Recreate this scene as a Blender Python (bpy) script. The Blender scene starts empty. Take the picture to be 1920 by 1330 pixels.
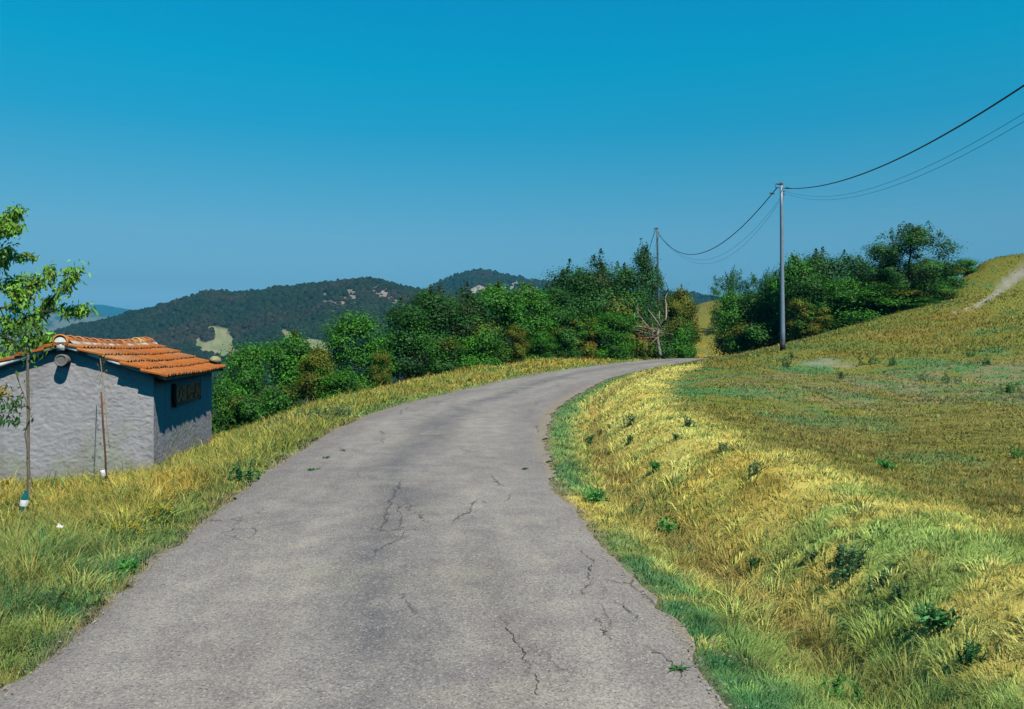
import bpy, math, random
import numpy as np
from mathutils import Vector, Matrix

S = bpy.context.scene
COL = S.collection
R = math.radians
rng = np.random.default_rng(11)

# ------------------------------------------------------------------ camera
F = 1493.0            # focal length in pixels of a 1920 px wide frame (28 mm)
HY = 648.0            # image row of the horizon
CAMZ = 1.70
cam_d = bpy.data.cameras.new('camera'); cam = bpy.data.objects.new('camera', cam_d); COL.objects.link(cam)
cam.location = (0, 0, CAMZ); cam.rotation_euler = (R(90), 0, 0)
cam_d.sensor_width = 36.0; cam_d.lens = 28.0; cam_d.shift_y = -17.0/1920
cam_d.clip_start = 0.05; cam_d.clip_end = 60000
S.camera = cam

# ------------------------------------------------------------------ light
SUN_EL, SUN_AZ = R(53), math.atan2(0.534, -0.845)      # azimuth measured from +Y towards +X
W = bpy.data.worlds.new('World'); S.world = W; W.use_nodes = True
wt = W.node_tree; wt.nodes.clear()
wo = wt.nodes.new('ShaderNodeOutputWorld'); bg = wt.nodes.new('ShaderNodeBackground')
sky = wt.nodes.new('ShaderNodeTexSky'); sky.sky_type = 'NISHITA'; sky.sun_disc = False
sky.sun_elevation = SUN_EL; sky.sun_rotation = SUN_AZ; sky.altitude = 500
sky.air_density = 1.0; sky.dust_density = 0.3; sky.ozone_density = 2.0
tc = wt.nodes.new('ShaderNodeTexCoord'); sx = wt.nodes.new('ShaderNodeSeparateXYZ')
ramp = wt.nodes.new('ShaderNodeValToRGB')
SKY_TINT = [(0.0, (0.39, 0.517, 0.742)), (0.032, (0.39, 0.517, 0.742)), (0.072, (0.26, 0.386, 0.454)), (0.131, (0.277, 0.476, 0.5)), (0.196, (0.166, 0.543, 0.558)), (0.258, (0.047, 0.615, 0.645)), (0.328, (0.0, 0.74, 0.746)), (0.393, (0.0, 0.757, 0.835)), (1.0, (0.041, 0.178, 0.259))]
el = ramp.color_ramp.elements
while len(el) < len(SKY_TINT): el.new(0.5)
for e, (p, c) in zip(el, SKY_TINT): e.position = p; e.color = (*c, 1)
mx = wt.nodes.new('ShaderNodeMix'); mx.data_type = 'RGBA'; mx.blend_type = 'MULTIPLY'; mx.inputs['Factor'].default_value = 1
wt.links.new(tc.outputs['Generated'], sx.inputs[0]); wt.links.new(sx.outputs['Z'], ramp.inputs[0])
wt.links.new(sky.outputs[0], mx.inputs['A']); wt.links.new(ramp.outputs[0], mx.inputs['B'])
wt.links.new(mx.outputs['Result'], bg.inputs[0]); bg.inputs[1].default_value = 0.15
wt.links.new(bg.outputs[0], wo.inputs[0])
sl = bpy.data.lights.new('sun', 'SUN'); so = bpy.data.objects.new('sun', sl); COL.objects.link(so)
sl.energy = 5.0; sl.angle = R(0.5); sl.color = (1.0, 0.94, 0.82)
sdir = Vector((math.cos(SUN_EL)*math.sin(SUN_AZ), math.cos(SUN_EL)*math.cos(SUN_AZ), math.sin(SUN_EL)))
so.rotation_euler = sdir.to_track_quat('Z', 'Y').to_euler(); so.location = (20, -30, 40)
S.view_settings.view_transform = 'Standard'; S.view_settings.look = 'None'
S.view_settings.exposure = 0.3; S.view_settings.gamma = 1.0
S.cycles.max_bounces = 6; S.cycles.diffuse_bounces = 0; S.cycles.transparent_max_bounces = 6
S.cycles.volume_bounces = 0; S.cycles.caustics_reflective = False; S.cycles.caustics_refractive = False

# ------------------------------------------------------------------ helpers
def tag(o, label=None, cat=None, group=None, kind=None):
    if label: o['label'] = label
    if cat: o['category'] = cat
    if group: o['group'] = group
    if kind: o['kind'] = kind
    return o
def empty(name, loc, rz=0):
    o = bpy.data.objects.new(name, None); COL.objects.link(o)
    o.location = loc; o.rotation_euler = (0, 0, rz); o.empty_display_size = 0.3
    return o
def link(name, me, mat=None, parent=None):
    o = bpy.data.objects.new(name, me); COL.objects.link(o)
    if mat is not None and not me.materials: me.materials.append(mat)
    if parent is not None: o.parent = parent
    return o
def npmesh(name, V, Q=None, T=None, col=None, uv=None, smooth=False):
    """mesh from arrays: V (n,3), quads Q (m,4), triangles T (k,3); col per vertex, uv per vertex"""
    me = bpy.data.meshes.new(name); V = np.asarray(V, np.float32)
    Q = np.zeros((0, 4), np.int32) if Q is None else np.asarray(Q, np.int32)
    T = np.zeros((0, 3), np.int32) if T is None else np.asarray(T, np.int32)
    li = np.concatenate([Q.ravel(), T.ravel()]).astype(np.int32)
    nq, nt = len(Q), len(T)
    me.vertices.add(len(V)); me.vertices.foreach_set('co', V.ravel())
    me.loops.add(len(li)); me.loops.foreach_set('vertex_index', li)
    me.polygons.add(nq+nt)
    me.polygons.foreach_set('loop_start', np.concatenate([np.arange(nq)*4, nq*4+np.arange(nt)*3]).astype(np.int32))
    if smooth: me.polygons.foreach_set('use_smooth', np.ones(nq+nt, bool))
    me.update(calc_edges=True)
    if col is not None:
        a = me.color_attributes.new('col', 'FLOAT_COLOR', 'POINT')
        c = np.ones((len(V), 4), np.float32); c[:, :3] = col; a.data.foreach_set('color', c.ravel())
    if uv is not None:
        u = me.uv_layers.new(name='UVMap'); u.data.foreach_set('uv', np.asarray(uv, np.float32)[li].ravel())
    return me
def gridq(nr, nc, off=0, wrap=False):
    i = np.arange(nr-1)[:, None]*nc; j = np.arange(nc if wrap else nc-1)[None, :]; j2 = (j+1) % nc
    return (np.stack([i+j, i+j2, i+nc+j2, i+nc+j], -1).reshape(-1, 4)+off)
_tab = np.random.default_rng(5).random((256, 256)).astype(np.float32)
def vn(x, y, s=0):
    x = np.asarray(x, float)+s*17.31; y = np.asarray(y, float)+s*9.77
    xi = np.floor(x).astype(int); yi = np.floor(y).astype(int); fx = x-xi; fy = y-yi
    fx = fx*fx*(3-2*fx); fy = fy*fy*(3-2*fy)
    a = _tab[xi & 255, yi & 255]; b = _tab[(xi+1) & 255, yi & 255]; c = _tab[xi & 255, (yi+1) & 255]; d = _tab[(xi+1) & 255, (yi+1) & 255]
    return (a+(b-a)*fx)*(1-fy)+(c+(d-c)*fx)*fy
def fbm(x, y, s=0, o=4):
    v = 0; a = 0.5; t = 0
    for k in range(o): v = v+a*vn(x*2**k, y*2**k, s+k*3); t += a; a *= .5
    return v/t                                            # 0..1, mean 0.5
def sst(a, b, x):
    t = np.clip((x-a)/(b-a), 0, 1); return t*t*(3-2*t)
class MB:
    """collects tubes, boxes, sheets, leaf quads into one mesh"""
    def __init__(s): s.V = []; s.Q = []; s.T = []; s.C = []; s.n = 0
    def add(s, V, Q=None, T=None, c=(.5, .5, .5)):
        V = np.asarray(V, float).reshape(-1, 3)
        if Q is not None and len(Q): s.Q.append(np.asarray(Q, int).reshape(-1, 4)+s.n)
        if T is not None and len(T): s.T.append(np.asarray(T, int).reshape(-1, 3)+s.n)
        c = np.asarray(c, float); s.C.append(np.broadcast_to(c, (len(V), 3)).copy()); s.V.append(V); s.n += len(V)
    def tube(s, P, r, n=8, c=(.5, .5, .5), cap=True):
        P = np.asarray(P, float); m = len(P); r = np.broadcast_to(np.asarray(r, float), (m,))
        t = np.gradient(P, axis=0); t /= np.linalg.norm(t, axis=1)[:, None]+1e-9
        ref = np.array([0, 0, 1.]) if abs(t[:, 2]).mean() < .8 else np.array([1., 0, 0])
        a = np.cross(t, ref); a /= np.linalg.norm(a, axis=1)[:, None]+1e-9; b = np.cross(t, a)
        th = np.arange(n)*2*np.pi/n
        V = (P[:, None]+r[:, None, None]*(np.cos(th)[None, :, None]*a[:, None]+np.sin(th)[None, :, None]*b[:, None])).reshape(-1, 3)
        Q = gridq(m, n, 0, True); T = None
        if cap:
            V = np.concatenate([V, P[:1], P[-1:]]); k = m*n; j = np.arange(n); j2 = (j+1) % n
            T = np.concatenate([np.stack([j2, j, np.full(n, k)], 1), np.stack([(m-1)*n+j, (m-1)*n+j2, np.full(n, k+1)], 1)])
        s.add(V, Q, T, c)
    def box(s, lo, hi, M=None, c=(.5, .5, .5)):
        x0, y0, z0 = lo; x1, y1, z1 = hi
        V = np.array([(x0, y0, z0), (x1, y0, z0), (x1, y1, z0), (x0, y1, z0), (x0, y0, z1), (x1, y0, z1), (x1, y1, z1), (x0, y1, z1)], float)
        if M is not None: V = V @ np.array(M.to_3x3()).T + np.array(M.translation)
        s.add(V, [(3, 2, 1, 0), (4, 5, 6, 7), (0, 1, 5, 4), (1, 2, 6, 5), (2, 3, 7, 6), (3, 0, 4, 7)], None, c)
    def mesh(s, name, smooth=False):
        return npmesh(name, np.concatenate(s.V), np.concatenate(s.Q) if s.Q else None, np.concatenate(s.T) if s.T else None, np.concatenate(s.C), smooth=smooth)
    def build(s, name, mat, parent=None, smooth=False): return link(name, s.mesh(name, smooth), mat, parent)
def cr(P, n):
    """Catmull-Rom through the rows of P, n samples per span"""
    P = np.asarray(P, float); Q = np.vstack([2*P[0]-P[1], P, 2*P[-1]-P[-2]]); o = []
    for i in range(1, len(Q)-2):
        t = np.linspace(0, 1, n, endpoint=False)[:, None]; a, b, c, d = Q[i-1], Q[i], Q[i+1], Q[i+2]
        o.append(.5*((2*b)+(c-a)*t+(2*a-5*b+4*c-d)*t**2+(3*b-a-3*c+d)*t**3))
    return np.vstack(o+[P[-1:]])
def P3(px, py, d): return np.array([(px-960)/F*d, d, CAMZ-(py-HY)/F*d])

# ------------------------------------------------------------------ materials
def mat(name):
    m = bpy.data.materials.new(name); m.use_nodes = True; t = m.node_tree
    return m, t, t.nodes['Principled BSDF'], t.nodes, t.links
def N(t, typ, **kw):
    n = t.nodes.new(typ)
    for k, v in kw.items():
        if k.startswith('i_'):
            k = k[2:]; n.inputs[int(k) if k.isdigit() else k.replace('_', ' ')].default_value = v
        else: setattr(n, k, v)
    return n
def mixc(t, mode, fac, a, b):
    m = t.nodes.new('ShaderNodeMix'); m.data_type = 'RGBA'; m.blend_type = mode
    for sock, v in (('Factor', fac), ('A', a), ('B', b)):
        if isinstance(v, bpy.types.NodeSocket): t.links.new(v, m.inputs[sock])
        else: m.inputs[sock].default_value = v if sock == 'Factor' else (*v, 1)
    return m.outputs['Result']
def mapr(t, v, a, b, c=0., d=1.):
    m = N(t, 'ShaderNodeMapRange'); t.links.new(v, m.inputs[0])
    for k, x in zip((1, 2, 3, 4), (a, b, c, d)): m.inputs[k].default_value = x
    return m.outputs[0]
def noise(t, scale, vec=None, detail=4, rough=.55, dist=0):
    n = N(t, 'ShaderNodeTexNoise'); n.inputs['Scale'].default_value = scale; n.inputs['Detail'].default_value = detail
    n.inputs['Roughness'].default_value = rough; n.inputs['Distortion'].default_value = dist
    if vec is not None: t.links.new(vec, n.inputs['Vector'])
    return n
def objco(t): return N(t, 'ShaderNodeTexCoord').outputs['Object']
def attr_mat(name, rough=.8, var=.0, vscale=20, bump=0, bscale=40, spec=.3, transl=0):
    """colour from the 'col' attribute, broken up by noise"""
    m, t, p, n, l = mat(name)
    a = N(t, 'ShaderNodeAttribute', attribute_name='col'); c = a.outputs['Color']
    if var:
        ns = noise(t, vscale, objco(t), 5, .65)
        c = mixc(t, 'MULTIPLY', 1.0, c, mixc(t, 'MIX', ns.outputs['Fac'], (1-var*1.6,)*3, (1+var*1.6,)*3))
    l.new(c, p.inputs['Base Color']); p.inputs['Roughness'].default_value = rough; p.inputs['Specular IOR Level'].default_value = spec
    if bump:
        nb = noise(t, bscale, objco(t), 6, .6); b = N(t, 'ShaderNodeBump'); b.inputs['Strength'].default_value = bump; b.inputs['Distance'].default_value = .02
        l.new(nb.outputs['Fac'], b.inputs['Height']); l.new(b.outputs[0], p.inputs['Normal'])
    if transl:
        tr = N(t, 'ShaderNodeBsdfTranslucent'); l.new(c, tr.inputs[0]); ms = N(t, 'ShaderNodeMixShader'); ms.inputs[0].default_value = transl
        l.new(p.outputs[0], ms.inputs[1]); l.new(tr.outputs[0], ms.inputs[2]); l.new(ms.outputs[0], n['Material Output'].inputs[0])
    return m
M_leaf = attr_mat('leaf', .55, spec=.25, transl=.30)
M_grass = attr_mat('grass_blade', .6, spec=.25, transl=.36)
M_bark = attr_mat('bark', .9, .35, 9, .6, 30, .15)
M_soil = attr_mat('ground', .95, .32, 9, .7, 22, .1)
M_hill = attr_mat('hillside', .95, .15, .02, spec=.1)
M_paint = attr_mat('coated', .45, .12, 3, .05, 60)
M_clay = attr_mat('clay_tile', .85, .35, 14, .35, 90, .15)
M_stuc = attr_mat('rough_render', .92, .16, 6, .5, 70, .1)
M_wood = attr_mat('weathered_wood', .85, .3, 18, .4, 50, .2)
M_mortar = attr_mat('mortar', .9, .3, 12, .6, 40, .15)

# ------------------------------------------------------------------ road line
RC = np.array([(-.55, -14, 3.5), (-.62, -6, 3.5), (-.70, 0, 3.5), (-.73, 3.9, 3.47), (-.965, 6.13, 3.49), (-1.23, 8.9, 3.48), (-1.32, 11.5, 3.66), (-1.24, 15, 3.85),
      (-.80, 19, 3.82), (.45, 24.65, 3.7), (2.5, 32.5, 3.6), (6.7, 43.4, 3.5), (12.6, 54.3, 3.6), (19, 60.6, 3.6), (27, 65, 3.6), (39, 68, 3.6), (60, 69, 3.6)])
RD = cr(RC, 24); RXY = RD[:, :2]; RW = RD[:, 2]
_seg = np.linalg.norm(np.diff(RXY, axis=0), axis=1); RS = np.concatenate([[0], np.cumsum(_seg)])
_t = np.gradient(RXY, axis=0); _t /= np.linalg.norm(_t, axis=1)[:, None]; RN = np.stack([_t[:, 1], -_t[:, 0]], 1)   # right-hand normal
def zroad(y):
    y = np.asarray(y, float); return .015*y-.0016*np.clip(y-50, 0, 40)**2
RZ = zroad(RXY[:, 1])
# lateral field on a raster
GX0, GX1, GY0, GY1, GS = -50., 64., -16., 96., .2
_gx = np.arange(GX0, GX1+GS, GS); _gy = np.arange(GY0, GY1+GS, GS)
def _lat(x, y):
    s = np.empty(len(x)); z = np.empty(len(x)); w = np.empty(len(x)); a = np.empty(len(x))
    for i in range(0, len(x), 20000):
        dx = x[i:i+20000, None]-RXY[None, :, 0]; dy = y[i:i+20000, None]-RXY[None, :, 1]
        k = np.argmin(dx*dx+dy*dy, 1); q = np.arange(len(k))
        nx, ny = RN[k, 0], RN[k, 1]
        dd = np.sqrt(dx[q, k]**2+dy[q, k]**2); lat = dx[q, k]*nx+dy[q, k]*ny
        s[i:i+20000] = np.where(np.abs(lat) > .6*dd, lat, np.sign(lat+1e-9)*dd); z[i:i+20000] = RZ[k]; w[i:i+20000] = RW[k]/2; a[i:i+20000] = RS[k]
    return s, z, w, a
_XX, _YY = np.meshgrid(_gx, _gy); _s, _z, _w, _a = _lat(_XX.ravel(), _YY.ravel())
LATF = np.stack([_s, _z, _w, _a], 1).reshape(len(_gy), len(_gx), 4)
def lat(x, y):
    """signed distance right of the road's middle, road height, half width, distance along"""
    fx = np.clip((np.asarray(x)-GX0)/GS, 0, len(_gx)-1.001); fy = np.clip((np.asarray(y)-GY0)/GS, 0, len(_gy)-1.001)
    i = fx.astype(int); j = fy.astype(int); u = (fx-i)[..., None]; v = (fy-j)[..., None]
    r = (LATF[j, i]*(1-u)+LATF[j, i+1]*u)*(1-v)+(LATF[j+1, i]*(1-u)+LATF[j+1, i+1]*u)*v
    return r[..., 0], r[..., 1], r[..., 2], r[..., 3]

# ------------------------------------------------------------------ terrain: heights through surveyed points
CP = []
def cp(x, y, z): CP.append((x, y, z))
def cpp(px, py, d, dz=0): p = P3(px, py, d); CP.append((p[0], p[1], p[2]+dz))
for k in range(0, len(RXY), 10):
    if RXY[k, 1] > 3:
        for sgn in (-1, 1):
            q = RXY[k]+RN[k]*sgn*RW[k]*.5; cp(q[0], q[1], RZ[k]-.01)
for k in range(60, 200, 14):                      # ditch and bank along the right edge
    e = RXY[k]+RN[k]*(RW[k]*.5); z = RZ[k]; f = sst(2, 9, RXY[k, 1]); g = 1-sst(22, 32, RXY[k, 1])
    for o_, dz in ((.75, -.18), (1.65+.25*f, .33), (2.7+.3*f, .33)):
        q = e+RN[k]*o_; cp(q[0], q[1], z+dz*g+.1*(1-g))
for (x, y, z) in [(0, -14, -.3), (-12, -8, -.9), (12, -8, .5), (8, 1, .52), (4.2, 4.5, .47), (3.3, 2, .42), (6, 8, .5), (12, 9, .7), (22, 6, 1.3), (34, 14, 2.6), (8.2, 13, .52), (7, 20, .62),
      (11, 17, .62), (15, 17, .80), (20, 20, 1.35), (9.5, 25, .74), (14, 27, .95),
      (-4.3, 6.7, -.10), (-4.0, 4.2, -.08), (-5.8, 9.5, -.36), (-3.9, 10, .02), (-5.2, 12, -.34), (-7.2, 16, -.92), (-5.9, 13.4, -.52), (-9.9, 15.3, -1.02), (-13, 15, -1.7), (-8.35, 22.1, -1.02), (-11.5, 22, -1.9), (-7, 13, -.66), (-10, 11, -.95), (-9, 6, -.7), (-16, 4, -1.6),
      (-4.6, 14.5, -.10), (-5.2, 18, -.10), (-6.7, 18, -.66), (-7.3, 20.5, -.88), (-6.8, 22.5, -.55), (-8.5, 27, -1.1), (-5.0, 21, .12), (-4.3, 28, .22), (-3.0, 37, .55), (-.4, 47, .86), (2.6, 52, .95), (9.8, 60, .85),
      (-7.5, 33, -1.0), (-12, 32, -2.1), (-18, 30, -4.2), (-6, 42, -.8), (-3, 52, .2), (2, 60, .4), (8, 66, .5), (-14, 50, -4), (-6, 66, -2.5), (5, 80, -1.0), (-20, 20, -3.6), (-30, 40, -10), (-40, 20, -12), (-30, 70, -14), (-50, 90, -28),
      (15, 70, .8), (14, 80, 1.3), (22, 74, 1.2), (0, 110, -8), (12, 105, 1.5), (-20, 120, -24), (40, 160, 2), (10, 150, -10), (70, 170, 6)]: cp(x, y, z)
for q in [(1370, 690, 36), (1310, 689, 36), (1385, 671, 41.5), (1425, 662, 43.5), (1467, 655, 38), (1500, 690, 30), (1540, 672, 34), (1600, 700, 29), (1750, 745, 19), (1920, 715, 23), (1920, 660, 30), (1700, 655, 36), (1490, 645, 44), (1600, 625, 44),
          (1550, 622, 50, -.1), (1700, 600, 48), (1800, 575, 48), (1920, 615, 38), (1920, 565, 48), (1920, 498, 62), (1830, 511, 62), (1780, 536, 60), (1990, 504, 66), (1980, 585, 46), (2100, 520, 60), (1920, 532, 55), (1700, 585, 58), (1600, 612, 58), (1500, 640, 54),
          (1320, 652, 84), (1330, 610, 100), (1345, 562, 118), (1420, 552, 120), (1550, 548, 120), (1700, 545, 120), (1250, 590, 118), (1430, 650, 62)]: cpp(*q)
cp(62, 75, 7.5); cp(40, 85, 5.0); cp(75, 60, 9)
CP = np.array(CP)
def _phi(r2): return np.sqrt(r2+1.2**2)
_d2 = ((CP[:, None, :2]-CP[None, :, :2])**2).sum(-1); _n = len(CP)
_A = np.zeros((_n+3, _n+3)); _A[:_n, :_n] = _phi(_d2)-np.eye(_n)*.02; _A[:_n, _n] = 1; _A[:_n, _n+1:] = CP[:, :2]; _A[_n:, :_n] = _A[:_n, _n:].T
_wts = np.linalg.solve(_A, np.concatenate([CP[:, 2], np.zeros(3)]))
def height(x, y, micro=True):
    x = np.atleast_1d(np.asarray(x, float)); y = np.atleast_1d(np.asarray(y, float)); z = np.empty(len(x))
    for i in range(0, len(x), 20000):
        a, b = x[i:i+20000], y[i:i+20000]
        z[i:i+20000] = _phi((a[:, None]-CP[None, :, 0])**2+(b[:, None]-CP[None, :, 1])**2) @ _wts[:_n]+_wts[_n]+_wts[_n+1]*a+_wts[_n+2]*b
    r = np.hypot(x, y)
    s, zr, hw, al = lat(x, y); e = np.abs(s)-hw
    near = (x > GX0) & (x < GX1) & (y > GY0) & (y < GY1)
    if micro:
        am = sst(.1, 1.0, e)
        z = z+am*((fbm(x*.9, y*.9, 1)-.5)*.10+(fbm(x*.22, y*.22, 2)-.5)*.22*sst(10, 30, r)+(fbm(x*3.2, y*3.2, 3, 2)-.5)*.05)
    rt = near*(s > 0)*(1-sst(26, 38, y))*sst(1.5, 3.5, y)
    z = z+rt*(-.13*np.exp(-((e-.86)/.26)**2)+.08*np.exp(-((e-1.75)/.42)**2))
    k = np.where(near, 1-sst(0, .45, e), 0)
    z = z*(1-k)+(zr-.035-.02*sst(-.4, .1, e))*k
    far = sst(135, 260, r); zf = -50+(fbm(x*.004, y*.004, 7)-.5)*30
    behind = sst(20, 80, -y); z = z*(1-behind)+behind*np.clip(z, -20, 8)
    return z*(1-far)+zf*far

def gd(px, py):
    """distance of the ground seen at a pixel of the photograph"""
    d = np.exp(np.linspace(math.log(2.6), math.log(75), 500)); z = height((px-960)/F*d, d); r = HY-(z-CAMZ)*F/d; k = np.argmax(r <= py); return float(d[max(k, 1)])
def gp(px, py): d = gd(px, py); return ((px-960)/F*d, d)
TRK = np.array([gp(*q) for q in [(1745, 603), (1790, 588), (1832, 575), (1858, 558), (1885, 537), (1922, 510), (1975, 480)]]); TRKW = np.array([.05, .08, .25, .38, .55, .75, .9])
_tk = cr(np.column_stack([TRK, TRKW]), 12)
# ------------------------------------------------------------------ ground cover colours (what grows where)
STRAW, GOLD, OLIVE = np.array((.78, .65, .165)), np.array((.52, .37, .060)), np.array((.255, .275, .050))
TEAL, FRESH, BROWN = np.array((.060, .225, .085)), np.array((.36, .54, .14)), np.array((.30, .21, .075))
DRYGREY, SAND = np.array((.30, .255, .14)), np.array((.40, .38, .33))
def lerp(a, b, t): return a*(1-t[:, None])+b*t[:, None]
def cover(x, y):
    """colour of the sward and its height at (x, y)"""
    s, zr, hw, al = lat(x, y); e = np.abs(s)-hw; n1 = fbm(x*.55, y*.55, 21); n2 = fbm(x*1.7, y*1.7, 31); n3 = fbm(x*.16, y*.16, 41); n4 = fbm(x*.9+5, y*.35, 51)
    c = np.tile(OLIVE, (len(x), 1)); h = np.full(len(x), .16)
    right = s > 0
    # right: field
    f = lerp(np.tile(OLIVE*.86, (len(x), 1)), np.tile(STRAW*.40, (len(x), 1)), sst(.44, .68, n1)*.7)
    f = lerp(f, np.tile(TEAL*1.15, (len(x), 1)), sst(.42, .62, n4)*.7)
    f = lerp(f, np.tile(BROWN, (len(x), 1)), sst(.58, .74, n3)*.35)
    f = lerp(f, np.tile(DRYGREY, (len(x), 1)), sst(13, 18, y)*(1-sst(26, 30, y))*sst(4, 8, x)*sst(.40, .62, n2)*.7)
    hf = .035+.05*n1
    # slope behind the field
    up = sst(0, 3.5, y-(33-.55*(x-11)))*sst(7, 10, x)
    g = lerp(np.tile(GOLD*.50, (len(x), 1)), np.tile(STRAW*.40, (len(x), 1)), sst(.48, .66, n2))
    g = lerp(g, np.tile(OLIVE*.85, (len(x), 1)), np.clip(sst(.34, .54, n3*.5+n1*.5)*.9+.28+.3*sst(48, 56, y), 0, .95))
    g = lerp(g, np.tile(TEAL, (len(x), 1)), sst(.60, .72, n1)*.7)
    f = lerp(f, g, up); hf = hf*(1-up)+.13*up
    # bank beside the road
    bank = (1-sst(1.95, 2.85, e+(n2-.5)*1.0+(n1-.5)*.4))*(1-sst(36, 44, y))
    bk = lerp(np.tile(STRAW*1.08, (len(x), 1)), np.tile(FRESH, (len(x), 1)), np.clip(sst(.45, .62, n2)*(.55+.6*(1-sst(4.5, 8.5, y))), 0, 1)*.9)
    bk = lerp(bk, np.tile(GOLD, (len(x), 1)), sst(.5, .66, n4)*.6*(1-.5*sst(8, 10, y)))
    bk = lerp(bk, np.tile(BROWN, (len(x), 1)), np.exp(-((e-.85)/.20)**2)*.75*sst(.30, .46, n1))
    f = lerp(f, bk, bank); hf = hf*(1-bank)+bank*(.050+.065*np.exp(-((e-.8)/.3)**2)+.025*n1)
    # left
    l = lerp(np.tile(GOLD*.95, (len(x), 1)), np.tile(STRAW*.72, (len(x), 1)), sst(.48, .70, n2)*.8)
    l = lerp(l, np.tile(FRESH*.62, (len(x), 1)), sst(.50, .66, n4)*.6)
    l = lerp(l, np.tile(OLIVE*1.2, (len(x), 1)), sst(.40, .58, n1)*.85)
    nearl = 1-sst(5.5, 8.8, y+(n1-.5)*4+(x+4)*.35)
    l = lerp(l, lerp(np.tile(TEAL*1.25, (len(x), 1)), np.tile(OLIVE*1.2, (len(x), 1)), sst(.45, .62, n2)), nearl*.85)
    hl = .15+.08*n1-.04*sst(15, 25, y)+.08*(1-sst(5, 8, y))
    c = np.where(right[:, None], f, l); h = np.where(right, hf, hl)
    # fringe along the asphalt
    fr = (1-sst(.25, .75, e+(n2-.5)*.5))*sst(.30, .48, fbm(al*.28, s*.2, 61))
    fr = np.where(right, fr, fr*.6)
    c = lerp(c, np.tile(TEAL*1.05, (len(x), 1)), fr*.9); h = h*(1-fr)+.08*fr
    gr = (1-sst(-.02, .14, e+(n2-.5)*.25)); c = lerp(c, np.tile(np.array((.25, .21, .14)), (len(x), 1)), gr*.85)
    # bare sand by the pole and the washed-out track on the hill
    q = np.hypot((x-12.8)/1.15, (y-32.2)/1.7)+(n2-.5)*1.3; bare = (1-sst(.1, 1.2, q))*.55
    tr = np.zeros(len(x)); nb = np.where((x > 18) & (y > 35) & (y < 75))[0]
    if len(nb):
        D_k = np.hypot(x[nb, None]-_tk[None, :, 0], y[nb, None]-_tk[None, :, 1]); k_ = D_k.argmin(1); dd_ = D_k[np.arange(len(nb)), k_]; wd = _tk[k_, 2]
        tr[nb] = (1-sst(wd*.45, wd*1.1, dd_+(n2[nb]-.5)*wd*1.2))*(.5+.5*sst(.35, .55, n2[nb]))
    q2 = np.hypot((x+6.0)/.9, (y-18.8)/1.1)+(n2-.5)*.6; b2 = (1-sst(.5, 1.1, q2))*.7
    bare = np.clip(np.maximum(np.maximum(bare, tr), b2), 0, 1); c = lerp(c, np.tile(SAND, (len(x), 1)), bare); h = h*(1-bare*.97)
    for kx, ky in ((-5.86, 9.42), (-6.75, 12.9)): h = h*(1-.9*np.exp(-((x-kx)**2+((y-ky)*.6+.3)**2)/.22))
    return c, h, bare

# ------------------------------------------------------------------ ground sheet (polar grid, fine in front)
rr = 1.0*np.exp(np.arange(0, 606)*.0148)            # 1 m .. 7.7 km
th = np.concatenate([np.linspace(-46, 46, 560), np.linspace(46, 314, 110)[1:-1]]); th = R(1)*th
nr, nt = len(rr), len(th)
gx = (rr[:, None]*np.sin(th)[None]).ravel(); gy = (rr[:, None]*np.cos(th)[None]).ravel()
gz = height(gx, gy); gc, _, _ = cover(gx, gy)
far_c = np.array((.06, .085, .035)); kf = sst(90, 150, np.hypot(gx, gy)); gc = lerp(gc*(.72-.2*sst(60, 78, np.hypot(gx, gy)))[:, None], np.tile(far_c, (len(gx), 1)), kf)
GV = np.concatenate([np.stack([gx, gy, gz], 1), [[0, 0, float(height(0, 0)[0])]]]); GC = np.vstack([gc, gc[:1]])
jj = np.arange(nt); fan = np.stack([np.full(nt, nr*nt), (jj+1) % nt, jj], 1)
ground = link('ground', npmesh('ground', GV, gridq(nr, nt, 0, True)[:, ::-1], fan, GC, smooth=True), M_soil); tag(ground, kind='structure')

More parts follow.
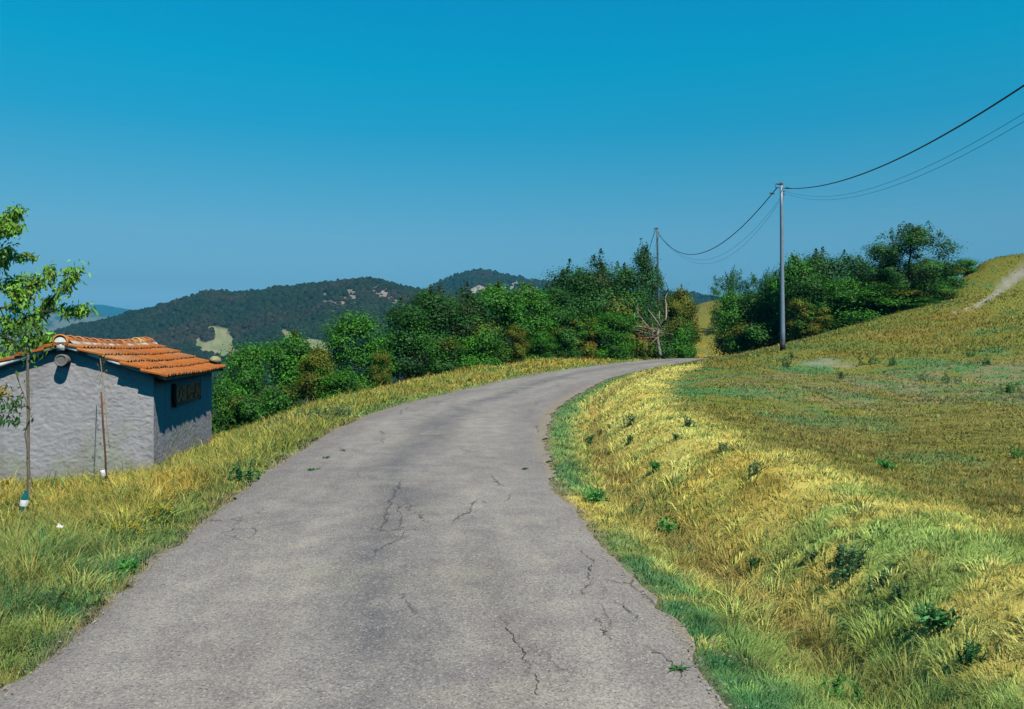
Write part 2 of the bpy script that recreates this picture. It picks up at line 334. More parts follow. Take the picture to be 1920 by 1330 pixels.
# ------------------------------------------------------------------ road sheet
def road_mat():
    m, t, p, n, l = mat('old_asphalt')
    uv = N(t, 'ShaderNodeUVMap', uv_map='UVMap').outputs[0]; sep = N(t, 'ShaderNodeSeparateXYZ'); l.new(uv, sep.inputs[0])
    mpl = N(t, 'ShaderNodeMapping'); mpl.inputs['Scale'].default_value = (1.6, .28, 1); l.new(uv, mpl.inputs[0]); big = noise(t, .7, mpl.outputs[0], 5, .6).outputs['Fac']; mid = noise(t, 3.2, uv, 5, .65).outputs['Fac']
    c = mixc(t, 'MIX', mapr(t, big, .36, .64), (.208, .190, .182), (.284, .262, .246))
    c = mixc(t, 'MULTIPLY', 1.0, c, mixc(t, 'MIX', mapr(t, mid, .35, .66), (.80, .79, .82), (1.10, 1.10, 1.06)))
    # dark tar streak down the middle and faint wheel paths
    wob = noise(t, .35, uv, 4, .6).outputs['Fac']
    cu = N(t, 'ShaderNodeMath', operation='MULTIPLY_ADD'); l.new(wob, cu.inputs[0]); cu.inputs[1].default_value = 1.1; cu.inputs[2].default_value = -.62
    du = N(t, 'ShaderNodeMath', operation='SUBTRACT'); l.new(sep.outputs[0], du.inputs[0]); l.new(cu.outputs[0], du.inputs[1])
    ab = N(t, 'ShaderNodeMath', operation='ABSOLUTE'); l.new(du.outputs[0], ab.inputs[0])
    band = mapr(t, ab.outputs[0], .05, .50, 1, 0)
    br = N(t, 'ShaderNodeMath', operation='MULTIPLY'); l.new(band, br.inputs[0]); l.new(mapr(t, noise(t, 1.1, uv, 5, .7).outputs['Fac'], .34, .56), br.inputs[1])
    c = mixc(t, 'MIX', mapr(t, br.outputs[0], 0, 1, 0, .85), c, (.120, .115, .125))
    # darker, purplish margins
    au = N(t, 'ShaderNodeMath', operation='ABSOLUTE'); l.new(sep.outputs[0], au.inputs[0])
    ed = N(t, 'ShaderNodeMath', operation='MULTIPLY'); l.new(mapr(t, au.outputs[0], 1.15, 1.75), ed.inputs[0]); l.new(mapr(t, noise(t, .8, uv, 4, .6).outputs['Fac'], .35, .6), ed.inputs[1])
    c = mixc(t, 'MIX', mapr(t, ed.outputs[0], 0, 1, 0, .6), c, (.135, .120, .130))
    dn_ = noise(t, 7, uv, 5, .7).outputs['Fac']; dm = N(t, 'ShaderNodeMath', operation='MULTIPLY_ADD'); l.new(dn_, dm.inputs[0]); dm.inputs[1].default_value = .55; l.new(au.outputs[0], dm.inputs[2])
    c = mixc(t, 'MIX', mapr(t, dm.outputs[0], 1.93, 2.06, 0, .75), c, (.235, .195, .135))
    # dusty olive cast in places
    c = mixc(t, 'MIX', mapr(t, noise(t, .8, uv, 3, .5).outputs['Fac'], .55, .75, 0, .22), c, (.28, .27, .19))
    # cracks
    def cracks(scale, width, lo, hi, seed):
        mp = N(t, 'ShaderNodeMapping'); mp.inputs['Location'].default_value = (seed, seed*1.7, 0); mp.inputs['Scale'].default_value = (1.0, .45, 1); l.new(uv, mp.inputs[0])
        dn = noise(t, 2.6, mp.outputs[0], 5, .7); d2 = mixc(t, 'LINEAR_LIGHT', .16, mp.outputs[0], dn.outputs['Color'])
        v = N(t, 'ShaderNodeTexVoronoi', feature='DISTANCE_TO_EDGE'); v.inputs['Scale'].default_value = scale; l.new(d2, v.inputs['Vector'])
        ln = mapr(t, v.outputs[0], width*.3, width, 1, 0); mk = mapr(t, noise(t, .9, mp.outputs[0], 3, .5).outputs['Fac'], lo, hi)
        o = N(t, 'ShaderNodeMath', operation='MULTIPLY'); l.new(ln, o.inputs[0]); l.new(mk, o.inputs[1]); return o.outputs[0]
    ca = cracks(.60, .010, .53, .60, 6.3); cb = cracks(1.5, .016, .57, .64, 8.4)
    cm = N(t, 'ShaderNodeMath', operation='MAXIMUM'); l.new(ca, cm.inputs[0]); l.new(cb, cm.inputs[1])
    c = mixc(t, 'MIX', mapr(t, cm.outputs[0], 0, 1, 0, .72), c, (.05, .048, .05))
    # aggregate
    vg = N(t, 'ShaderNodeTexVoronoi'); vg.inputs['Scale'].default_value = 105; l.new(uv, vg.inputs['Vector'])
    sg = N(t, 'ShaderNodeSeparateColor'); l.new(vg.outputs['Color'], sg.inputs[0])
    c = mixc(t, 'MULTIPLY', 1.0, c, mixc(t, 'MIX', sg.outputs[0], (.70, .70, .71), (1.28, 1.27, 1.24)))
    c = mixc(t, 'MIX', mapr(t, sg.outputs[1], .955, .96, 0, .55), c, (.44, .43, .37))
    c = mixc(t, 'MIX', mapr(t, sg.outputs[2], .965, .97, 0, .6), c, (.055, .055, .06))
    l.new(c, p.inputs['Base Color']); p.inputs['Roughness'].default_value = .88; p.inputs['Specular IOR Level'].default_value = .25
    b = N(t, 'ShaderNodeBump'); b.inputs['Strength'].default_value = .35; b.inputs['Distance'].default_value = .004
    hh = N(t, 'ShaderNodeMath', operation='SUBTRACT'); l.new(vg.outputs['Distance'], hh.inputs[0])
    h2 = N(t, 'ShaderNodeMath', operation='MULTIPLY'); l.new(cm.outputs[0], h2.inputs[0]); h2.inputs[1].default_value = 2.5; l.new(h2.outputs[0], hh.inputs[1])
    l.new(hh.outputs[0], b.inputs['Height']); l.new(b.outputs[0], p.inputs['Normal'])
    return m
ns = np.linspace(0, RS[-1], 1500); cx = np.interp(ns, RS, RXY[:, 0]); cy = np.interp(ns, RS, RXY[:, 1]); nx = np.interp(ns, RS, RN[:, 0]); ny = np.interp(ns, RS, RN[:, 1]); hw_ = np.interp(ns, RS, RW)/2
us = np.linspace(-1, 1, 25); rv = []; ruv = []
for k, u in enumerate(us):
    off = u*hw_; z = zroad(cy)+.004+.02*(1-u*u)
    if abs(u) > .99: off = off+np.sign(u)*((fbm(ns*1.3, ns*0+u*3, 71)-.5)*.20+(fbm(ns*6, ns*0+u*3, 72, 3)-.5)*.17); z = z-.03
    elif abs(u) > .9: off = off*.985
    z = z+(fbm(ns*.5, off*.8+9, 73, 3)-.5)*.03
    rv.append(np.stack([cx+nx*off, cy+ny*off, z], 1)); ruv.append(np.stack([off, ns], 1))
rv = np.stack(rv, 1).reshape(-1, 3); ruv = np.stack(ruv, 1).reshape(-1, 2)
road = link('road', npmesh('road', rv, gridq(1500, 25), uv=ruv, smooth=True), road_mat()); tag(road, kind='structure')
# long cracks in the asphalt: open joints filled with dark dirt
mb = MB(); g = np.random.default_rng(19)
for L in [[(1085, 1035), (1100, 1045), (1112, 1060), (1105, 1080), (1108, 1095), (1095, 1108), (1090, 1120)], [(1118, 1165), (1130, 1185), (1145, 1205)], [(1215, 1215), (1240, 1235), (1270, 1262), (1290, 1290)], [(945, 1165), (955, 1190), (970, 1215), (985, 1245), (1000, 1280), (1010, 1310)],
          [(495, 985), (478, 992), (480, 1005), (468, 1015)], [(1155, 1130), (1180, 1150), (1205, 1172)], [(1060, 862), (1052, 880), (1062, 902)], [(1330, 1280), (1345, 1300), (1352, 1322)]]:
    Q_ = np.array([((a-960)/F*(2538/(b-625.6)), 2538/(b-625.6)) for a, b in L]); P = cr(Q_, 14); P = P+np.stack([(fbm(np.arange(len(P))*.35+L[0][0], P[:, 0]*0, 511, 4)-.5)*.10, (fbm(np.arange(len(P))*.35+L[0][1], P[:, 0]*0, 512, 4)-.5)*.10], 1)
    t_ = np.gradient(P, axis=0); t_ /= np.linalg.norm(t_, axis=1)[:, None]+1e-9; n_ = np.stack([t_[:, 1], -t_[:, 0]], 1); w_ = (  .0008+.0030*sst(.3, .7, fbm(np.arange(len(P))*.5, P[:, 0]*0+L[0][0], 513, 3))*(1+.09*P[:, 1])*np.sin(np.linspace(.05, math.pi-.05, len(P)))**.5)[:, None]
    s_, zr_, h_, a_ = lat(P[:, 0], P[:, 1]); zc = zroad(P[:, 1])+.004+.02*(1-(s_/h_)**2)+(fbm(a_*.5, s_*.8+9, 73, 3)-.5)*.03+.004
    mb.add(np.concatenate([np.column_stack([P-n_*w_, zc]), np.column_stack([P, zc+.001]), np.column_stack([P+n_*w_, zc])]), gridq(3, len(P)), None, np.array((.10, .095, .09)))
tag(mb.build('road_cracks', M_soil), kind='structure')

# ------------------------------------------------------------------ grass: blades scattered over the sward
def blades(n, seed, d0, d1, amax=39, wk=.00085, wmin=.0028, hk=1.0, lean=.55, stalk=False, fringe=0, amin=0):
    g = np.random.default_rng(seed); a = R(1)*g.uniform(amin, amax, n)*g.choice([-1, 1], n); d = d0*np.exp(g.random(n)*math.log(d1/d0))
    x = d*np.sin(a); y = d*np.cos(a); s, zr, hw, al = lat(x, y); e = np.abs(s)-hw
    edge = -.05+(fbm(al*.9, np.sign(s)*4, 81)-.5)*.30+(fbm(al*4, np.sign(s)*4, 82, 2)-.5)*.16
    c, h, bare = cover(x, y)
    clump = fbm(x*2.3, y*2.3, 91, 3)
    keep = (e > edge) & (g.random(n) > bare*.98) & (g.random(n) < .35+1.1*clump)
    # inside the shed nothing grows
    lx = (x-SHX)*SHC+(y-SHY)*SHS; ly = -(x-SHX)*SHS+(y-SHY)*SHC
    keep &= ~((lx > -SHW-.02) & (lx < .02) & (ly > -.02) & (ly < SHL+.02))
    if stalk: keep &= (h > .10)
    keep &= ~(((x+5.88)**2+((y-9.12)*.62)**2 < .07) & (g.random(n) < .85))
    if fringe: keep &= (e < fringe)
    x, y, d, c, h, clump, e = (q[keep] for q in (x, y, d, c, h, clump, e)); n = len(x)
    z = height(x, y)-.01
    cs = .20; ux, uy = x/cs+fbm(x*1.3, y*1.3, 95, 2)*1.6, y/cs+fbm(x*1.3, y*1.3, 96, 2)*1.6; ix, iy = np.floor(ux).astype(int), np.floor(uy).astype(int)
    h1, h2, h3 = _tab[ix & 255, iy & 255], _tab[(ix+91) & 255, (iy+37) & 255], _tab[(ix+13) & 255, (iy+171) & 255]
    ox, oy = (ux-ix-.5)*cs, (uy-iy-.5)*cs
    side_ = lat(x, y)[0]; field_ = (side_ > 0)*sst(2.0, 2.9, e)
    h = h*hk*g.uniform(.4, 1.2, n)*(.55+.5*clump+.65*h1*(1-.5*field_))*np.clip(.45+e*1.4, .3, 1); w = np.maximum(wmin, wk*d)*g.uniform(.6, 1.3, n)*np.where(h2 > .86, 1.7, 1)
    ph = g.uniform(0, 2*np.pi, n); ln = h*lean*g.uniform(.15, 1.2, n); flat = np.where(h3 > .88, .9, 0)*h
    lx, ly = np.cos(ph)*ln*.7+.12*h+ox*2.2*h/.2+flat*np.cos(h1*40), np.sin(ph)*ln*.7+.05*h+oy*2.2*h/.2+flat*np.sin(h1*40); ln = np.minimum(np.hypot(lx, ly), h*1.2)
    mixk = np.where(side_ > 0, .5-.33*field_, .34)*np.exp(-d/30); q1 = h3[:, None]; tgt_ = np.where(q1 < .22, STRAW*1.05, np.where(q1 < .40, FRESH*.95, np.where(q1 < .52, OLIVE*.7, np.where(q1 < .58, BROWN, c))))
    c = lerp(c, tgt_, mixk)*(.72+.56*h2)[:, None]
    fa = g.uniform(-.9, .9, n)+a[keep]; wx, wy = np.cos(fa)*w*.5, -np.sin(fa)*w*.5          # blade faces roughly the road
    B = np.stack([x, y, z], 1); o = np.zeros(n)
    v0 = B+np.stack([-wx, -wy, o], 1); v1 = B+np.stack([wx, wy, o], 1)
    mid = B+np.stack([lx*.32, ly*.32, h*.58], 1); v2 = mid+np.stack([wx*.75, wy*.75, o], 1); v3 = mid-np.stack([wx*.75, wy*.75, o], 1)
    v4 = B+np.stack([lx, ly, h*np.clip(1.02-.25*(ln/h)**2, .6, 1)], 1)
    V = np.stack([v0, v1, v2, v3, v4], 1)
    if stalk: c = c*.35+np.array((.40, .30, .09))*.65
    t = g.random(n); jit = g.uniform(.68, 1.36, n)[:, None]*(1+g.normal(0, .07, (n, 3)))
    c = np.where((t < .09)[:, None], c*1.25, np.where((t > .94)[:, None], TEAL*.9, c))*jit
    C = np.repeat(np.clip(c, .01, .85)[:, None, :], 5, 1)
    k = np.arange(n)[:, None]*5; Q = k+np.array([[0, 1, 2, 3]]); T = k+np.array([[3, 2, 4]])
    return V.reshape(-1, 3), Q, T, C.reshape(-1, 3)
SHX, SHY, SHA = -7.2, 16.0, R(10.5); SHC, SHS = math.cos(SHA), math.sin(SHA); SHW, SHL = 3.3, 6.2
def grass_object(name, parts):
    V = []; Q = []; T = []; C = []; o = 0
    for v, q, t, c in parts: V.append(v); Q.append(q+o); T.append(t+o); C.append(c); o += len(v)
    ob = link(name, npmesh(name, np.concatenate(V), np.concatenate(Q), np.concatenate(T), np.concatenate(C)), M_grass); tag(ob, kind='stuff'); return ob
grass_object('grass', [blades(600000, 1, 2.4, 75), blades(150000, 2, 2.3, 14, hk=.75, lean=.9), blades(90000, 5, 2.4, 30, hk=.8, lean=1.1, fringe=.45), blades(130000, 6, 1.6, 45, amax=72, amin=38.5, wk=.0014, wmin=.004), blades(26000, 3, 3, 60, hk=1.9, wk=.0006, wmin=.0016, lean=.3, stalk=True)])

# loose stones along the asphalt edges
g = np.random.default_rng(21); mb = MB()
oct_ = np.array([(1, 0, 0), (0, 1, 0), (-1, 0, 0), (0, -1, 0), (0, 0, 1)], float); of = [(0, 1, 4), (1, 2, 4), (2, 3, 4), (3, 0, 4)]
for k in range(3200):
    y = 3+60*g.random()**2.2; i = np.argmin(abs(RXY[:, 1]-y)); sg = 1 if g.random() < .55 else -1
    o_ = RW[i]/2+g.normal(-.06, .13); q = RXY[i]+RN[i]*sg*o_+_t[i]*g.uniform(-.2, .2); r = g.uniform(.004, .011)*(1+y*.03)
    z = max(float(zroad(q[1]))-.01, float(height(q[0], q[1])[0]) if False else -9)
    a = g.uniform(0, 6.3); M = np.array([[math.cos(a), -math.sin(a), 0], [math.sin(a), math.cos(a), 0], [0, 0, 1]])
    mb.add((oct_*r*g.uniform(.6, 1.2, (5, 3))*np.array((1, 1, .6))) @ M.T+np.array((q[0], q[1], z+.004)), None, of, np.array((.27, .255, .23))*g.uniform(.5, 1.2))
tag(mb.build('gravel', M_mortar), kind='stuff')

# ------------------------------------------------------------------ leaves and crowns
def leafquads(P, nrm, size, g, asp=.55, droop=None):
    """rhombic leaves at P with normals nrm"""
    n = len(P); nrm = nrm/(np.linalg.norm(nrm, axis=1)[:, None]+1e-9)
    r = g.normal(0, 1, (n, 3)) if droop is None else droop+g.normal(0, .35, (n, 3))
    u = r-(r*nrm).sum(1)[:, None]*nrm; u /= np.linalg.norm(u, axis=1)[:, None]+1e-9; v = np.cross(nrm, u)
    s = size[:, None]*.5
    V = np.stack([P-u*s, P+v*s*asp, P+u*s, P-v*s*asp], 1)
    return V.reshape(-1, 3), np.arange(n*4).reshape(n, 4)
def crown(seed, H, Wd, base, nclump, nleaf, cols, size=.13, top='round', dead=.0, loose=1.0, sprigs=7, csize=.20, lobes=(.72, 1.15)):
    """crown of leaf clumps in an uneven envelope; returns mesh and the clump centres"""
    g = np.random.default_rng(seed); P = []; Nn = []; Cc = []; cen = []
    lob = g.uniform(*lobes, 8); z0 = base*H
    def env(t, az):
        f = lob[((az/(2*np.pi)*8).astype(int)) % 8]
        if top == 'point': pr = np.clip(1.08-t, .05, 1)**.75*(.55+.45*sst(0, .15, t))
        elif top == 'flat': pr = np.sqrt(np.clip(1-((t-.62)/.62)**2, .02, 1))
        else: pr = np.sqrt(np.clip(1-((t-.42)/.60)**2, .02, 1))
        return pr*f*Wd*.5
    for k in range(nclump):
        t = g.random()**.95; az = np.array(g.uniform(0, 2*np.pi)); rad = env(np.array(t), az)*g.random()**.42*.92
        c = np.array((rad*math.cos(az), rad*math.sin(az), z0+t*(H-z0)*.95)); cr_ = Wd*csize*g.uniform(.55, 1.15)*loose
        cen.append((c, cr_)); m = int(nleaf*2.6*g.uniform(.7, 1.3)*(cr_/(Wd*csize))**1.6)+6
        q = g.normal(0, .5, (m, 3))*np.array((1, 1, .72)); p = c+q*cr_
        out = q*1.2+np.array((c[0], c[1], (c[2]-H*.4)*.6))/Wd+np.array((0, 0, .55)); P.append(p); Nn.append(out+g.normal(0, .45, (m, 3)))
        col = cols[0] if g.random() < .80 or len(cols) == 1 else cols[1+int(g.integers(len(cols)-1))]
        Cc.append(np.array(col)[None]*g.uniform(.6, 1.35)*g.uniform(.6, 1.45, (m, 1))*(1+g.normal(0, .06, (m, 3))))
    for k in range(sprigs):
        az = g.uniform(0, 2*np.pi); t = g.uniform(.72, 1.0); rad = float(env(np.array(t), np.array(az)))*g.uniform(.3, 1)
        c = np.array((rad*math.cos(az), rad*math.sin(az), z0+t*(H-z0)*.97)); hgt = g.uniform(.07, .16)*H; m = int(nleaf*.35)
        s = g.random(m)[:, None]; p = c+np.concatenate([g.normal(0, .05*Wd, (m, 2))*(1.1-s), s*hgt], 1); P.append(p); Nn.append(g.normal(0, 1, (m, 3))+np.array((0, 0, .4))); cen.append((c, .1))
        Cc.append(np.array(cols[-1] if g.random() < .4 else cols[0])[None]*g.uniform(.7, 1.35, (m, 1)))
    P = np.concatenate(P); P[:, 2] = np.maximum(P[:, 2], .02); Nn = np.concatenate(Nn); Cc = np.concatenate(Cc)
    V, Q = leafquads(P, Nn, size*1.02*g.uniform(.6, 1.35, len(P)), g, .66)
    return npmesh('crown', V, Q, None, np.repeat(np.clip(Cc, .005, .6), 4, 0)), cen
def skeleton(seed, H, cen, r0, col=(.10, .085, .07), fork=.3, nl=16, name='trunk'):
    g = np.random.default_rng(seed); mb = MB(); k = 7
    t = np.linspace(0, 1, k); P = np.stack([np.cumsum(g.normal(0, .018*H, k)), np.cumsum(g.normal(0, .018*H, k)), t*H*.82-.25*(t == 0)], 1); P[0, :2] = P[1, :2]*.6
    rad = r0*(1-.85*t); rad[0] *= 1.5; mb.tube(P, rad, 8, col)
    for i in g.choice(len(cen), min(nl, len(cen)), False):
        c = cen[i][0]; zt = np.clip(c[2]-np.hypot(c[0], c[1])*.7, H*.12, H*.7); b = np.array([np.interp(zt, P[:, 2], P[:, q]) for q in range(3)]); b[2] = zt
        m = (b+c)/2+g.normal(0, .04*H, 3)+np.array((0, 0, -.04*H)); L = cr(np.array([b, m, c]), 4); rb = np.interp(zt, P[:, 2], rad)*.5
        mb.tube(L, np.linspace(rb, rb*.2, len(L)), 5, col, cap=False)
    return mb.mesh(name, True)
D_, B_, O_, A_ = (.033, .130, .016), (.050, .205, .014), (.13, .16, .012), (.30, .14, .012)
D2, G2 = (.033, .118, .025), (.095, .225, .022)
BR = (.055, .09, .022)
KIND = {}
def kind(name, *a, **k):
    r0 = k.pop('r0', .11); bark = k.pop('bark', (.085, .075, .06)); me, cen = crown(*a, **k); KIND[name] = (me, skeleton(a[0]+500, a[1], cen, r0, bark), a[1], a[2])
kind('dark1', 1, 6, 4.2, .06, 40, 250, [D_, D2, B_, BR], csize=.25); kind('dark2', 2, 6, 4.0, .08, 38, 250, [D_, B_, D2, BR], csize=.25); kind('dark3', 3, 6.4, 3.8, .05, 38, 250, [D2, D_, O_, BR], csize=.25)
kind('bright1', 4, 5, 4.2, .03, 36, 250, [B_, D_, G2], csize=.25); kind('bright2', 5, 5, 3.8, .03, 34, 240, [B_, G2, D_, O_], csize=.25)
kind('olive', 6, 5, 3.2, .04, 50, 150, [O_, B_, D_, O_]); kind('rusty', 7, 4, 2.8, .03, 38, 130, [O_, B_, A_, D_])
kind('point', 8, 7.5, 4.6, .06, 46, 150, [D2, D_, BR], top='point', sprigs=20, lobes=(.55, 1.3)); kind('airy', 9, 4.5, 4.2, .12, 34, 90, [D_, BR, D2], size=.14, sprigs=12, loose=.8)
kind('bush1', 10, 2.2, 2.6, .0, 30, 150, [B_, D_, G2], size=.11, sprigs=5, csize=.26); kind('bush2', 12, 2.2, 2.4, .0, 28, 140, [D_, B_, O_], size=.11, sprigs=6, csize=.26)
kind('oak', 13, 8.0, 8.2, .04, 88, 190, [D_, (.04, .10, .02), BR], size=.15, sprigs=34, csize=.115, lobes=(.6, 1.3), r0=.24, bark=(.05, .042, .035))
used = {}
def tree(kd, px, top, d, wpx, label, group='trees along the road', name='leafy_tree', cat='tree', sink=0., zb=None):
    me, sk, H, Wd = KIND[kd]; x = (px-960)/F*d; z = float(height(x, d, False)[0])-sink; zt = CAMZ-(top-HY)/F*d; sz = max((zt-z)/H, .12); sxy = wpx/F*d/Wd*1.12
    t = empty(name, (x, d, z), rng.uniform(0, 6.28)); tag(t, label, cat, group); t.scale = (sxy, sxy, sz)
    c = link('crown', me, M_leaf, t); s = link('trunk', sk, M_bark, t); return t
LT, RT = 'trees lining the left side of the bend', 'trees on the slope behind the utility pole'
for a in [
    ('bright1', 462, 655, 31, 105, 'bright green bushy tree nearest the shed roof', LT), ('bright2', 545, 632, 33, 110, 'bright green tree with a loose flat top, second tree right of the shed', LT),
    ('bush1', 425, 715, 27, 75, 'low leafy bush half hidden by the back corner of the shed', LT, 'leafy_bush', 'bush'), ('bush2', 520, 730, 28.5, 85, 'low dark green bush in front of the two bright trees by the shed', LT, 'leafy_bush', 'bush'),
    ('olive', 592, 655, 31, 70, 'thin yellowish green tree with light feathery leaves between two fuller bright trees', LT), ('bright1', 662, 597, 34, 125, 'tall rounded bright green tree standing alone above the pale far field', LT),
    ('bush1', 640, 700, 30, 80, 'dense green bush at the foot of the tall rounded bright tree', LT, 'leafy_bush', 'bush'), ('bush2', 462, 745, 26.5, 70, 'small ragged bush at the grass edge right of the shed wall', LT, 'leafy_bush', 'bush'),
    ('rusty', 716, 658, 33, 34, 'small shrub with an orange top under the dark tree', LT, 'leafy_bush', 'bush'),
    ('dark1', 765, 572, 38, 115, 'dark green tree with a ragged left edge, first of the dark row', LT), ('dark2', 815, 545, 40, 125, 'dark tree with a pointed loose top standing before the pale cliffs', LT),
    ('dark3', 872, 545, 43, 120, 'dark green tree in the middle of the row below the far peak', LT), ('bright2', 930, 540, 46, 115, 'mid green tree with paler top leaves right of the far peak', LT),
    ('olive', 937, 537, 50, 30, 'yellow topped slim tree peeking above the row before the white cliffs', LT), ('bright2', 985, 540, 48, 105, 'light green feathery tree left of the tallest dark group', LT),
    ('dark2', 1030, 540, 50, 100, 'dark green lower tree leaning on the tallest dark group', LT), ('dark1', 1075, 503, 53, 105, 'dark tree with the rounded left shoulder of the tallest group', LT),
    ('dark3', 1118, 486, 55, 110, 'very dark full crowned tree highest in the middle of the row', LT), ('dark2', 1165, 502, 57, 92, 'dark tree with small spiky top between the high round tree and the pointed one', LT),
    ('point', 1207, 470, 58, 100, 'tall pointed tree right beside the far utility pole', LT), ('airy', 1234, 515, 60, 46, 'thin brownish tree with airy top touching the far utility pole', LT),
    ('olive', 1250, 560, 59, 70, 'olive tree with golden leaves behind the bare dead tree', LT), ('rusty', 1180, 570, 54, 70, 'tree with rusty orange leaves left of the bare dead tree', LT),
    ('rusty', 1092, 592, 50, 62, 'shrub with dull orange patches low in the dark row', LT, 'leafy_bush', 'bush'), ('bright1', 1148, 592, 51, 88, 'round bright green bush at the grass edge left of the dead tree', LT, 'leafy_bush', 'bush'),
    ('olive', 1280, 545, 61, 62, 'olive brown tree at the right end of the left row', LT), ('bush1', 1284, 612, 57.5, 48, 'green bush at the very end of the left row by the asphalt', LT, 'leafy_bush', 'bush'),
    ('bush2', 1195, 618, 56, 60, 'dark green bush around the foot of the dead tree', LT, 'leafy_bush', 'bush'), ('bush2', 830, 640, 36, 75, 'low dark bush in front of the dark tree with pointed top', LT, 'leafy_bush', 'bush'),
    ('bush1', 905, 628, 40, 80, 'low green bush below the middle of the dark row', LT, 'leafy_bush', 'bush'), ('olive', 968, 612, 44, 42, 'small yellow green shrub at the grass edge, left of the sapling thicket', LT, 'leafy_bush', 'bush'),
    ('bright2', 1015, 622, 46, 50, 'fresh green sapling thicket at the grass edge', LT, 'leafy_bush', 'bush'), ('bush2', 1058, 618, 48, 62, 'grey green bush low at the grass edge before the orange shrub', LT, 'leafy_bush', 'bush'),
     
    ('bush2', 1236, 606, 56, 60, 'olive undergrowth bush right of the dead trunk', LT, 'leafy_bush', 'bush'), 
    ('bright1', 1378, 555, 61, 88, 'green tree with a dark bare stem at the road bend, left of the pole', RT), ('dark1', 1420, 545, 60, 110, 'dark green tree touching the left side of the near pole', RT),
    ('airy', 1358, 520, 92, 56, 'far tree with a loose low crown on the golden rise', RT), ('airy', 1378, 508, 94, 36, 'far thin tree standing higher than its neighbours on the rise', RT), ('airy', 1412, 520, 93, 50, 'far brownish tree on the rise just left of the pole', RT), ('airy', 1442, 512, 90, 45, 'far airy tree on the rise behind the pole', RT),
    ('bright2', 1490, 490, 56, 92, 'green tree just right of the near pole', RT), ('dark2', 1540, 476, 57, 100, 'dark tree with a spiky top, second right of the near pole', RT), ('dark1', 1594, 480, 57, 98, 'dark rounded tree midway between pole and big oak', RT),
    ('dark3', 1642, 500, 57, 85, 'dark green tree pressed against the left of the big oak', RT), ('oak', 1704, 428, 55, 150, 'big wide oak with twisting open branches, tallest on the slope', RT, 'oak_tree'),
    ('rusty', 1500, 560, 53, 50, 'dull orange and brown shrub low beside the near pole', RT, 'leafy_bush', 'bush'), ('rusty', 1530, 575, 52.5, 45, 'yellowing shrub under the dark trees, right of the orange one', RT, 'leafy_bush', 'bush'),
    ('bright1', 1575, 528, 54.5, 110, 'broad green tree in front of the dark rounded tree', RT), ('bright2', 1640, 535, 54.5, 100, 'green tree with crown down to the grass left of the oak trunk', RT), ('dark2', 1515, 520, 54.5, 95, 'dark green tree standing over the orange shrub by the pole', RT),
    ('bush2', 1690, 548, 54, 90, 'dark bush wrapping the foot of the oak trunk', RT, 'leafy_bush', 'bush'), ('dark1', 1676, 505, 58, 80, 'dark tree filling the gap just left of the oak crown', RT), ('dark2', 1745, 490, 58.5, 95, 'dark tree standing behind the right half of the oak', RT), ('bush1', 1722, 560, 53, 60, 'light bush in front of the oak on its right side', RT, 'leafy_bush', 'bush'), ('bush1', 1752, 535, 55, 75, 'light green bush under the right side of the oak', RT, 'leafy_bush', 'bush'), ('bush2', 1772, 505, 59, 60, 'dark bush on the slope right behind the oak', RT, 'leafy_bush', 'bush'), ('bush1', 1811, 488, 60, 52, 'rounded bush alone on the bare skyline of the hill', RT, 'leafy_bush', 'bush'),
    ('dark2', 1458, 520, 59, 90, 'dark thicket tree directly behind the near pole', RT), ('bush2', 1405, 612, 57, 80, 'dark low bush shading the road end', RT, 'leafy_bush', 'bush'),
    ]: tree(*a)

# ------------------------------------------------------------------ the bare dead tree
mb = MB(); dd = 51.5; bx = (1235-960)/F*dd; bz = float(height(bx, dd, False)[0])
dt = empty('dead_tree', (bx, dd, bz)); tag(dt, 'bare grey dead tree with twisted leafless limbs at the bend', 'dead tree')
def dpt(px, py, dy=0): p = P3(px, py, dd+dy); return p-np.array((bx, dd, bz))
gcol = np.array((.27, .245, .215))
mb.tube(cr([dpt(1238, 668), dpt(1234, 645), dpt(1232, 625)], 4), np.linspace(.12, .08, 9), 8, gcol); mb.build('trunk', M_bark, dt, True)
g = np.random.default_rng(8)
for L, r in [([(1232, 628), (1239, 612), (1248, 600), (1249, 575), (1247, 556), (1255, 540)], .10), ([(1239, 612), (1236, 598), (1237, 583), (1243, 578)], .05), ([(1238, 613), (1228, 598), (1216, 582), (1213, 575)], .06),
             ([(1232, 628), (1218, 616), (1204, 600), (1194, 584), (1189, 570)], .08), ([(1204, 600), (1197, 588), (1196, 572)], .04), ([(1218, 616), (1200, 612), (1190, 600), (1190, 588)], .04), ([(1230, 630), (1205, 622), (1180, 615), (1172, 600)], .03), ([(1247, 560), (1252, 545), (1249, 530), (1248, 518)], .03)]:
    P = cr([dpt(a, b, g.uniform(-.6, .6)) for a, b in L], 5); m = MB(); m.tube(P, np.linspace(r*.85, r*.25, len(P)), 6, gcol*g.uniform(.8, 1.2)); m.build('limb', M_bark, dt, True)
m = MB()
for k in range(46):
    a = np.array(dpt(g.uniform(1205, 1236), g.uniform(612, 640), g.uniform(-.8, .4))); b = a+g.normal(0, .5, 3)*np.array((1.2, .8, 1)); m.tube([a, (a+b)/2+g.normal(0, .1, 3), b], [.018, .014, .008], 4, np.array((.30, .20, .13))*g.uniform(.7, 1.4), cap=False)
m.build('dry_twigs', M_bark, dt)
